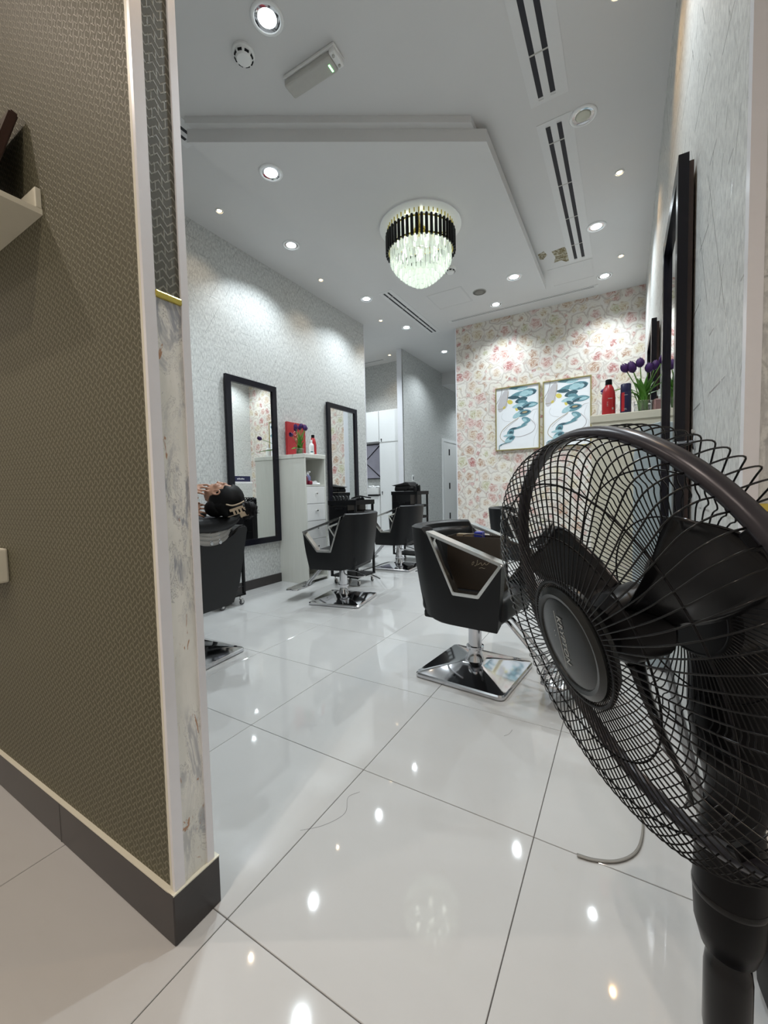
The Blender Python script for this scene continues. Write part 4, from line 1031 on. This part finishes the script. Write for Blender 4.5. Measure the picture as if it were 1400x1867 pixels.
box(bm, .01, .062, -.052, -.018, -.005, .007, bev=.005, mat4=Matrix.Rotation(.35, 4, 'Z')); tube(bm, [(-.045, -.04, 0), (.02, -.018, .004)], .002, 5)
bmesh.ops.transform(bm, matrix=CM, verts=bm.verts); obj('claw_clip', bm, m_beige, hair)

# ================================================================== TROLLEYS
def caster(t, x, y):
    bm = BM(); lathe(bm, [(.007, .048), (.007, .095)], 10, mat4=Matrix.Translation((x, y, 0))); box(bm, x - .013, x + .013, y - .004, y + .026, .048, .056, bev=.002)
    for s in (-1, 1): box(bm, x + s * .011 - .0012, x + s * .011 + .0012, y + .004, y + .026, .018, .054)
    c = obj('caster', bm, m_chrome2, t)
    bm = BM(); lathe(bm, [(.008, -.009), (.020, -.009), (.024, -.006), (.024, .006), (.020, .009), (.008, .009)], 20, mat4=Matrix.Translation((x, y + .016, .0245)) @ Matrix.Rotation(PI / 2, 4, 'Y')); obj('wheel', bm, m_rubber, c, smooth=35)
def trolley(loc, rz, label, W=.36, D=.36, H=.93, combs=True):
    t = thing('salon_trolley', label, 'trolley', loc, rz, 'black salon trolleys on casters'); a, b = W / 2, D / 2
    for sx in (-1, 1):
        for sy in (-1, 1): caster(t, sx * (a - .025), sy * (b - .045))
    bm = BM()
    for sx in (-1, 1):
        for sy in (-1, 1): box(bm, sx * (a - .012) - .012, sx * (a - .012) + .012, sy * (b - .012) - .012, sy * (b - .012) + .012, .09, H - .02, bev=.003)
    box(bm, -a, a, -b, b, .09, .105); obj('frame', bm, m_blackmat, t)
    bm = BM(); box(bm, -a + .004, a - .11, -b + .004, b - .004, .24, H - .05); obj('body', bm, m_blackgloss, t)
    for k in range(4):
        z0 = .255 + k * .155; bm = BM(); box(bm, -a + .012, a - .118, -b - .004, -b + .008, z0, z0 + .145, bev=.003); d = obj('drawer', bm, m_blackplastic, t)
        bm = BM(); box(bm, -.08, .02, -b - .014, -b - .004, z0 + .115, z0 + .128, bev=.003); obj('pull', bm, m_blackgloss, d)
    for z in (.40, .62, .78):
        bm = BM(); box(bm, a - .115, a - .006, -b + .01, b - .01, z, z + .01); ring_prism(bm, rect(a - .115, a - .004, -b + .008, b - .008), rect(a - .11, a - .009, -b + .013, b - .013), z, z + .035, 'z'); obj('side_tray', bm, m_blackplastic, t)
    bm = BM(); tube(bm, [(a - .004, -b + .01, .175), (a - .004, b - .01, .175)], .004, 8); tube(bm, [(-a + .02, -b, .175), (a - .02, -b, .175)], .004, 8); obj('rail', bm, m_chrome, t)
    bm = BM(); ring_prism(bm, rect(-a - .006, a + .006, -b - .006, b + .006), rect(-a + .006, a - .006, -b + .006, b - .006), H - .05, H, 'z'); box(bm, -a + .006, a - .006, -b + .006, b - .006, H - .05, H - .035); obj('top_tray', bm, m_blackplastic, t)
    if combs:
        bm = BM()
        for k in range(5):
            x = -a + .035 + k * .045; tube(bm, spline([(x + .05, -b + .02, H - .02), (x + .03, -b + .03, H + .02), (x, -b + .04, H + .045), (x - .015, -b + .05, H + .04), (x - .018, -b + .055, H - .02)], 5), .006, 6)
        obj('comb_holder', bm, m_blackgloss, t)
    return t
tr2 = trolley((-1.80, 3.12, 0), .0, 'black trolley with curved comb holder in front of the second left mirror', combs=True)
trolley((-1.88, 4.72, 0), -.05, 'tall black trolley under the black bag at the left wall end', W=.42, D=.34, H=1.01, combs=False)
trolley((-2.37, 1.80, 0), .0, 'black trolley half hidden behind the reclining chair', W=.34, D=.30, H=.80, combs=False)
# things on the trolleys
t = thing('hair_dryer', 'black hair dryer lying on the trolley with the comb holder', 'hair dryer', (-1.74, 3.18, .898), -.5)
bm = BM(); lathe(bm, [(.022, -.10), (.030, -.095), (.036, -.02), (.036, .05), (.030, .075), (.024, .08)], 18, mat4=Matrix.Translation((0, 0, .037)) @ Matrix.Rotation(PI / 2, 4, 'Y')); obj('barrel', bm, m_blackgloss, t, smooth=40)
bm = BM(); tube(bm, [(.01, -.02, .034), (.015, -.08, .028), (.018, -.14, .024)], [.018, .017, .015], 10); obj('handle', bm, m_blackplastic, t)
bm = BM(); tube(bm, spline([(-.05, 0, .05), (.04, .02, .075), (.14, .03, .06), (.18, .03, .055)], 5), .007, 8); tag(obj('hair_brush', bm, m_blackplastic, None, (-1.66, 2.99, .90)), 'thin black brush lying across the trolley edge near the mirror', 'brush')
t = thing('black_bag', 'slouchy black bag with a wedge shaped flap on the far trolley', 'bag', (-1.935, 4.71, 1.013), -.1)
bm = BM(); prism(bm, [(-.145, 0), (.145, 0), (.155, .06), (.11, .085), (-.135, .075)], -.11, .11, 'y', bev=.02); obj('bag_body', bm, m_blackmat, t, smooth=50)
bm = BM(); prism(bm, [(-.19, .085), (.0, .115), (.06, .135), (.11, .125), (.15, .07), (.08, .075), (-.11, .07)], -.12, .10, 'y', bev=.012); obj('flap', bm, m_blackmat, t, smooth=50)
for q in (-1, 1):
    bm = BM(); tube(bm, spline([(q * .10, -.112, .05), (q * .11, -.13, .03), (q * .10, -.112, .012)], 5), .006, 6); obj('strap', bm, m_blackplastic, t)
bm = BM()
for k, (x, h) in enumerate(((0, .10), (.04, .13), (.075, .11))): lathe(bm, [(.014, 0), (.018, .02), (.016, h), (.010, h + .01)], 12, mat4=Matrix.Translation((x, 0, 0)))
tag(obj('brush_cups', bm, m_blackgloss, None, (-1.76, 4.63, .9765)), 'upright black round brushes at the right edge of the far trolley', 'brushes')
# cable on the floor by the far chair
bm = BM(); tube(bm, spline([(-1.62, 3.40, .005), (-1.85, 3.56, .005), (-2.06, 3.66, .005), (-2.07, 4.0, .005), (-2.06, 4.40, .005), (-1.75, 4.46, .005), (-1.44, 4.40, .005), (-1.40, 4.15, .005), (-1.43, 3.95, .005)], 8), .0045, 6)
tag(obj('dryer_cable', bm, m_blackplastic, None), 'thin dark cable looping on the floor between the far chairs', 'cable')

# ================================================================== ALCOVE
t = thing('locker_cabinet', 'tall white locker unit with small black locks in the alcove', 'cabinet', (-3.28, 6.2, 0), 0)
bm = BM(); box(bm, 0, .555, .02, .29, 0, 2.57); obj('body', bm, m_white, t)
for z0, z1, x0, x1 in ((.06, 1.94, .003, .552), (1.965, 2.56, .003, .552)):
    bm = BM(); box(bm, x0, x1, 0, .019, z0, z1, bev=.003); d = obj('door', bm, m_whitegloss, t)
    bm = BM(); zz = 1.0 if z0 < 1 else 2.02; lathe(bm, [(.011, 0), (.011, .012), (.006, .014)], 12, mat4=Matrix.Translation((.05, 0, zz)) @ Matrix.Rotation(PI / 2, 4, 'X')); box(bm, .046, .058, -.012, -.004, zz - .05, zz - .01, bev=.002); obj('lock', bm, m_blackplastic, d)
t = thing('wall_cabinet', 'white upper cupboard above the alcove counter', 'cabinet', (-3.86, 6.2, 1.98), 0)
bm = BM(); box(bm, 0, .575, .02, .29, 0, .59); obj('body', bm, m_white, t)
for x0, x1 in ((.003, .285), (.29, .572)):
    bm = BM(); box(bm, x0, x1, 0, .019, .003, .587, bev=.003); obj('door', bm, m_whitegloss, t)
t = thing('counter_unit', 'white counter with a thin black top beside the lockers', 'counter', (-3.86, 6.16, 0), 0)
bm = BM(); box(bm, 0, .575, .02, .33, 0, .93); obj('body', bm, m_white, t)
bm = BM(); box(bm, .003, .572, 0, .019, .06, .925, bev=.003); obj('door', bm, m_whitegloss, t)
bm = BM(); box(bm, -.01, .578, -.02, .33, .93, .955); obj('counter_top', bm, m_blackgloss, t)
t = thing('towel_box', 'white box heaped with crumpled tissue on the alcove counter', 'box', (-3.47, 6.27, .956), 0)
bm = BM(); ring_prism(bm, rect(-.16, .16, -.09, .09), rect(-.155, .155, -.085, .085), 0, .13, 'z'); box(bm, -.155, .155, -.085, .085, 0, .005); obj('box_body', bm, m_white, t)
rnd = random.Random(9); bm = BM()
for k in range(9):
    c = (rnd.uniform(-.11, .11), rnd.uniform(-.05, .05), .12 + rnd.uniform(0, .03)); t2 = bmesh.new(); bmesh.ops.create_icosphere(t2, subdivisions=2, radius=1)
    for v in t2.verts: v.co = Vector(c) + Vector((v.co.x * .045, v.co.y * .03, v.co.z * .032)) * rnd.uniform(.75, 1.2)
    merge(bm, t2)
obj('tissue', bm, m_whitegloss, t)
bm = BM(); lathe(bm, [(.025, 0), (.025, .12), (.012, .14), (.012, .17), (.02, .172), (.018, .185)], 16); tag(obj('dark_bottle', bm, m_blackgloss, None, (-3.70, 6.25, .956), smooth=35), 'dark pump bottle at the left of the tissue box', 'bottle')
t = thing('geometric_mirror', 'black edged faceted mirror with crossing diagonal bars in the alcove', 'mirror', (-3.96, 6.485, 1.27), 0)
W, H = .56, .70
bm = BM(); ring_prism(bm, rect(0, W, 0, H), rect(.014, W - .014, .014, H - .014), -.02, 0, 'y'); obj('frame', bm, m_frame, t)
m_facet = plain('facet_glass', (.50, .48, .58), .12, .6)
c0 = (.16, -.028, H / 2)
for tri in (((.014, -.006, .014), (.014, -.006, H - .014)), ((.014, -.006, H - .014), (W - .014, -.006, H - .014)), ((W - .014, -.006, H - .014), (W - .014, -.006, .014)), ((W - .014, -.006, .014), (.014, -.006, .014))):
    bm = BM(); A, B = tri; vs_ = [bm.verts.new(p) for p in (A, B, (c0[0], -.018, c0[2]))]; bm.faces.new(vs_); o = obj('pane', bm, m_facet, t); sl = o.modifiers.new('thick', 'SOLIDIFY'); sl.thickness = .003
for (x, z) in ((W - .01, H - .01), (W - .01, .01), (.01, .01), (.01, H - .01)):
    bm = BM(); tube(bm, [(c0[0], -.021, c0[2]), (x, -.014, z)], .009, 6); obj('bar', bm, m_frame, t)
# thermostat / switch on the corridor wall
t = thing('wall_switch', 'small white wall switch with dark rocker on the corridor wall', 'switch', (-2.62, 6.31, 1.25), 0)
bm = BM(); box(bm, 0, .010, -.045, .045, -.06, .06, bev=.003); obj('plate', bm, m_whitegloss, t)
bm = BM(); box(bm, .010, .014, -.018, .018, -.03, .03, bev=.002); obj('rocker', bm, m_rubber, t)

# ================================================================== PARTITION FITTINGS
t = thing('wall_shelf', 'white lipped wall shelf on the olive wall', 'shelf', (-.51, PY0, 1.777), 0)
bm = BM(); box(bm, -.62, 0, -.16, 0, 0, .014); obj('shelf_board', bm, m_cream, t)
bm = BM(); box(bm, -.62, 0, -.014, 0, .014, .066, bev=.002); obj('back_lip', bm, m_cream, t)
t = thing('leaning_frame', 'dark brown glossy frame leaning on the wall shelf', 'frame', (-.585, PY0 - .10, 1.792), 0)
M = Matrix.Rotation(-.30, 4, 'X')
bm = BM(); ring_prism(bm, rect(-.30, .0, 0, .28), rect(-.265, -.035, .035, .245), -.012, .008, 'y'); bmesh.ops.bevel(bm, geom=list(bm.edges), offset=.003, segments=2, affect='EDGES'); bmesh.ops.transform(bm, matrix=M, verts=bm.verts); obj('frame', bm, m_brownwood, t, smooth=30)
bm = BM(); box(bm, -.268, -.032, -.004, .006, .032, .248); bmesh.ops.transform(bm, matrix=M, verts=bm.verts); obj('backing', bm, m_brownwood, t)
t = thing('wall_box', 'cream wall box with a small latch at the left edge on the olive wall', 'box', (-.915, PY0, .755), 0)
bm = BM(); box(bm, -.20, 0, -.05, 0, 0, .112, bev=.006); obj('case', bm, m_cream, t)
bm = BM(); box(bm, -.20, 0, -.058, -.05, .01, .102, bev=.004); obj('lid', bm, m_cream, t)
bm = BM(); box(bm, -.014, -.002, -.062, -.054, .045, .065, bev=.002); obj('latch', bm, m_alu, t)

# ================================================================== PEDESTAL FAN
FP = Vector((.936, .020, 0)); fan = thing('pedestal_fan', 'black pedestal fan with round wire cage in the right foreground', 'fan', FP)
fc = Vector((.8197, -.0540, .8651)) - FP; fn = Vector((-.7768, -.5829, -.2383)).normalized()
fb = (Vector((0, 0, 1)) - fn * fn.z).normalized(); fa = fb.cross(fn)   # fa = viewer's right, fb = up, fn toward viewer
HD = Matrix((fa, fb, fn)).transposed().to_4x4(); HD.translation = fc
RR = .230
def head(name, bm, mat, parent=fan, smooth=False):
    o = obj(name, bm, mat, parent, smooth=smooth); o.matrix_basis = HD; return o
bm = BM(); prof = [(RR - .0055, -.008), (RR - .0065, 0), (RR - .0055, .008), (RR - .001, .0095), (RR + .0035, .007), (RR + .005, 0), (RR + .0035, -.007), (RR - .001, -.0095)]
rows = [[(r * math.cos(2 * PI * k / 96), r * math.sin(2 * PI * k / 96), z) for k in range(96)] for r, z in prof + [prof[0]]]
grid_surface(bm, rows, closed=True); head('cage_ring', bm, m_fanring, smooth=True)
for ang in (.62, 3.6, 5.2):
    M = Matrix.Rotation(ang, 4, 'Z'); bm = BM(); box(bm, RR - .016, RR - .004, -.008, .008, -.014, .008, bev=.003, mat4=M); head('ring_clip', bm, m_blackplastic)
# grilles: separate wires
NW = 96
def wires(name, pts, parentname, r=.00085, hoops=()):
    bm = BM()
    for hr, hz, hw in hoops: tube(bm, [(hr * math.cos(2 * PI * k / 72), hr * math.sin(2 * PI * k / 72), hz) for k in range(72)], hw, 6, closed=True)
    g = head(parentname, bm, m_blackplastic)
    bm = BM(); tube(bm, pts, r, 5, cap=False); me = None
    for k in range(NW):
        if me is None: o = obj(name, bm, m_blackgloss, g); me = o.data
        else: o = bpy.data.objects.new(name, me); link(o, g)
        o.rotation_euler = (0, 0, 2 * PI * k / NW)
    return g
def sw(r, a, z): return (r * math.cos(a), r * math.sin(a), z)
front = spline([sw(RR - .004, .0, .006), sw(RR - .003, .0, .024), sw(RR - .012, -.01, .044), sw(.190, -.03, .054), sw(.155, -.05, .060), sw(.115, -.06, .064), sw(.075, -.06, .066), sw(.060, -.06, .064)], 4)
fg = wires('grille_wire', front, 'front_grille', hoops=((.185, .0535, .0011), (.125, .0615, .0011), (.072, .064, .0030)))
rear = spline([sw(RR - .003, 0, -.006), sw(RR - .001, 0, -.030), sw(RR - .008, .01, -.052), sw(RR - .026, .03, -.060), sw(.165, .05, -.066), sw(.150, .02, -.070), sw(.135, .06, -.074), sw(.085, .06, -.080), sw(.055, .06, -.080)], 4)
rg = wires('grille_wire', rear, 'rear_grille', hoops=((.170, -.0675, .0011), (.110, -.079, .0011), (.058, -.081, .0030)))
# hub cap with lettering
bm = BM(); lathe(bm, [(.0655, .052), (.0665, .060), (.0650, .068), (.058, .0715), (.0535, .0705), (.0525, .0690), (.050, .0698), (.030, .0722), (.010, .0730), (.001, .0731)], 64, capb=True, capt=True); hub = head('hub_cap', bm, m_hub, smooth=28)
cu = bpy.data.curves.new('lettering', 'FONT'); cu.body = 'KRYPTON'; cu.size = .0125; cu.extrude = .0002; cu.align_x = 'CENTER'; cu.materials.append(m_letter); cu.space_character = 1.05; cu.shear = .12
tmp = bpy.data.objects.new('lettering', cu); COL.objects.link(tmp); dg_ = bpy.context.evaluated_depsgraph_get(); me_ = bpy.data.meshes.new_from_object(tmp.evaluated_get(dg_), depsgraph=dg_); bpy.data.objects.remove(tmp)
tx = bpy.data.objects.new('lettering', me_); link(tx, hub); tx.rotation_euler = (0, 0, -PI / 2); tx.location = (-.004, .004, .0732)
bm = BM(); box(bm, -.0075, -.0068, -.034, .038, .0731, .0736); obj('underline', bm, m_letter, hub)
bm = BM()
for yy in (.004, -.002): lathe(bm, [(.0007, .0725), (.0007, .0732)], 8, mat4=Matrix.Translation((-.017, yy + .006, 0)))
obj('status_dot', bm, m_letter, hub)
# blades
for k in range(3):
    a0 = math.radians(27 + 120 * k); rows = []
    for i in range(15):
        f = i / 14; r = lerp(.040, .195, f); half = interp(f, [0, .15, .5, .8, .95, 1], [.36, .31, .27, .25, .20, .09]); swp = .22 * f; row = []
        for j in range(9):
            q = (j / 8 - .5) * 2; a = a0 + swp + q * half; row.append((r * math.cos(a), r * math.sin(a), -.014 + q * lerp(.020, .018, f) + .006 * q * q))
        rows.append(row)
    bm = BM(); grid_surface(bm, rows); o = head('blade', bm, m_blackgloss, smooth=True); sl = o.modifiers.new('thick', 'SOLIDIFY'); sl.thickness = .003
bm = BM(); lathe(bm, [(.012, .028), (.030, .024), (.042, .010), (.044, -.030), (.040, -.036)], 32); head('blade_hub', bm, m_blackplastic, smooth=35)
bm = BM(); lathe(bm, [(.004, .050), (.008, .049), (.008, .026)], 14); head('shaft_nut', bm, m_chrome2, smooth=35)
bm = BM(); lathe(bm, [(.060, -.079), (.068, -.086), (.070, -.13), (.064, -.165), (.045, -.185), (.010, -.190)], 36); head('motor_housing', bm, m_blackplastic, smooth=35)
bm = BM(); lathe(bm, [(.012, -.036), (.012, -.082)], 14); head('motor_shaft', bm, m_chrome2, smooth=35)
bm = BM(); pv = fc - fn * .16
tube(bm, spline([pv + Vector((0, 0, -.01)), (pv.x * 1.05, pv.y * 1.0, pv.z - .07), (pv.x * 1.0, pv.y * .9, pv.z - .15), (.012, .012, .68), (0, 0, .62)], 5), [.052] * 6 + [.052] * 6 + [.050] * 3 + [.044, .040, .036, .032, .030, .028], 22); obj('tilt_neck', bm, m_blackplastic, fan)
bm = BM(); lathe(bm, [(.022, .452), (.028, .458), (.035, .485), (.0375, .53), (.036, .57), (.032, .61), (.028, .64)], 32); obj('control_housing', bm, m_blackplastic, fan, smooth=35)
bm = BM(); lathe(bm, [(.0375, .526), (.0381, .528), (.0381, .532), (.0375, .534)], 40, capb=False, capt=False); obj('seam_ring', bm, m_blackgloss, fan, smooth=35)
bm = BM(); lathe(bm, [(.021, .20), (.021, .325), (.0225, .332), (.0245, .350), (.0245, .425), (.023, .438), (.0205, .445), (.0205, .456)], 32); obj('sleeve', bm, m_blackgloss, fan, smooth=35)
bm = BM(); lathe(bm, [(.0125, .03), (.0125, .21)], 20); obj('pole', bm, m_blackgloss, fan, smooth=35)
bm = BM(); lathe(bm, [(.195, 0), (.20, .006), (.195, .016), (.12, .028), (.05, .036), (.026, .06), (.018, .065)], 56); obj('base', bm, m_blackplastic, fan, smooth=35)
bm = BM(); tube(bm, spline([pv + Vector((.03, .04, -.03)), (.085, .06, .66), (.12, .07, .54), (.125, .08, .40), (.10, .09, .25), (.14, .10, .10), (.22, .13, .008), (.36, .13, .006), (.48, .16, .006)], 8), .0042, 8); obj('power_cable', bm, m_blackplastic, fan)

# ---- dark wall box with a tilted label, bag, tie on the floor
t = thing('wall_console', 'dark wall box with tilted white label behind the fan', 'box', (RX - .02, YE - .007, .66), 0)
bm = BM(); box(bm, -.03, .45, -.135, 0, 0, .19, bev=.012, seg=3); obj('case', bm, m_cardboard, t, smooth=40)
lab = [Vector(p) for p in ((1.0065, .498, .7785), (1.0660, .498, .8070), (1.0760, .498, .7100), (1.0200, .498, .6890))]
t_loc = Vector((RX - .02, YE - .007, .66)); q_ = (YE - .1423 - CAM.y) / (.498 - CAM.y); A, B, C_, D_ = [CAM + (p - CAM) * q_ - t_loc for p in lab]
for p in (A, B, C_, D_): p.y = -.1353
bm = BM(); f0 = [bm.verts.new(p) for p in (A, B, C_, D_)]; bm.faces.new(f0); lo = obj('paper_label', bm, m_label, t); sl = lo.modifiers.new('thick', 'SOLIDIFY'); sl.thickness = .0006
def LP(u, v): return A.lerp(B, u).lerp(D_.lerp(C_, u), v) + Vector((0, -.0006, 0))
bm = BM()
for (u, v, ru, n) in ((.42, .62, .055, 14), (.16, .62, .05, 14), (.85, .20, .05, 14)):
    tube(bm, [LP(u + ru * math.cos(2 * PI * k / n), v + ru * .8 * math.sin(2 * PI * k / n)) for k in range(n)], .0006, 4, closed=True)
for (u0, v0, u1, v1) in ((.32, .34, .75, .34), (.36, .40, .72, .40), (.30, .22, .58, .21), (.40, .50, .70, .50), (.55, .60, .72, .60), (.55, .64, .70, .64), (.13, .18, .15, .34), (.15, .26, .26, .17), (.15, .26, .27, .34), (.13, .80, .13, .92), (.9, .17, .98, .17), (.94, .17, .94, .27)):
    tube(bm, [LP(u0, v0), LP(u1, v1)], .0008, 4)
obj('label_print', bm, m_ink, lo)
t = thing('black_bag', 'black soft bag on the floor behind the fan pole, lower right edge', 'bag', (1.215, .38, 0), .1)
bm = BM(); box(bm, -.15, .16, -.07, .10, 0, .13, bev=.03, seg=3); obj('bag_body', bm, m_blackmat, t, smooth=40)
bm = BM(); tube(bm, spline([(-.09, 0, .12), (-.11, -.02, .18), (-.05, -.02, .22), (.02, 0, .19), (.03, 0, .12)], 6), .012, 8); obj('handle', bm, m_blackplastic, t)
bm = BM(); P = spline([(.716, .592, .004), (.76, .600, .003), (.815, .628, .003), (.858, .685, .003), (.876, .77, .003), (.878, .88, .003)], 8)
rows = []
for i, p in enumerate(P):
    d = (P[min(i + 1, len(P) - 1)] - P[max(i - 1, 0)]).normalized(); s = Vector((-d.y, d.x, 0)); wd = .0055 - .003 * i / len(P)
    rows.append([p - s * wd, p - s * wd + Vector((0, 0, .002)), p + s * wd + Vector((0, 0, .002)), p + s * wd])
R = grid_surface(bm, rows, closed=True); bm.faces.new(R[0][::-1]); bm.faces.new(R[-1])
tag(obj('floor_strap', bm, plain('strap_grey', (.22, .21, .19), .6), None), 'thin grey strap curling on the tiles left of the fan pole', 'strap')
for nm, pts, lb in (('stray_hair', [(-.02, .28, .001), (.03, .33, .001), (.06, .40, .001), (.03, .46, .001), (.05, .50, .001)], 'long stray hair curled on the tiles beside the partition'), ('stray_hair', [(.40, 1.05, .001), (.415, 1.075, .001), (.42, 1.11, .001)], 'short stray hair on the tiles in front of the near chair')):
    bm = BM(); tube(bm, spline(pts, 6), .0003, 4); tag(obj(nm, bm, m_hair, None), lb, 'hair')
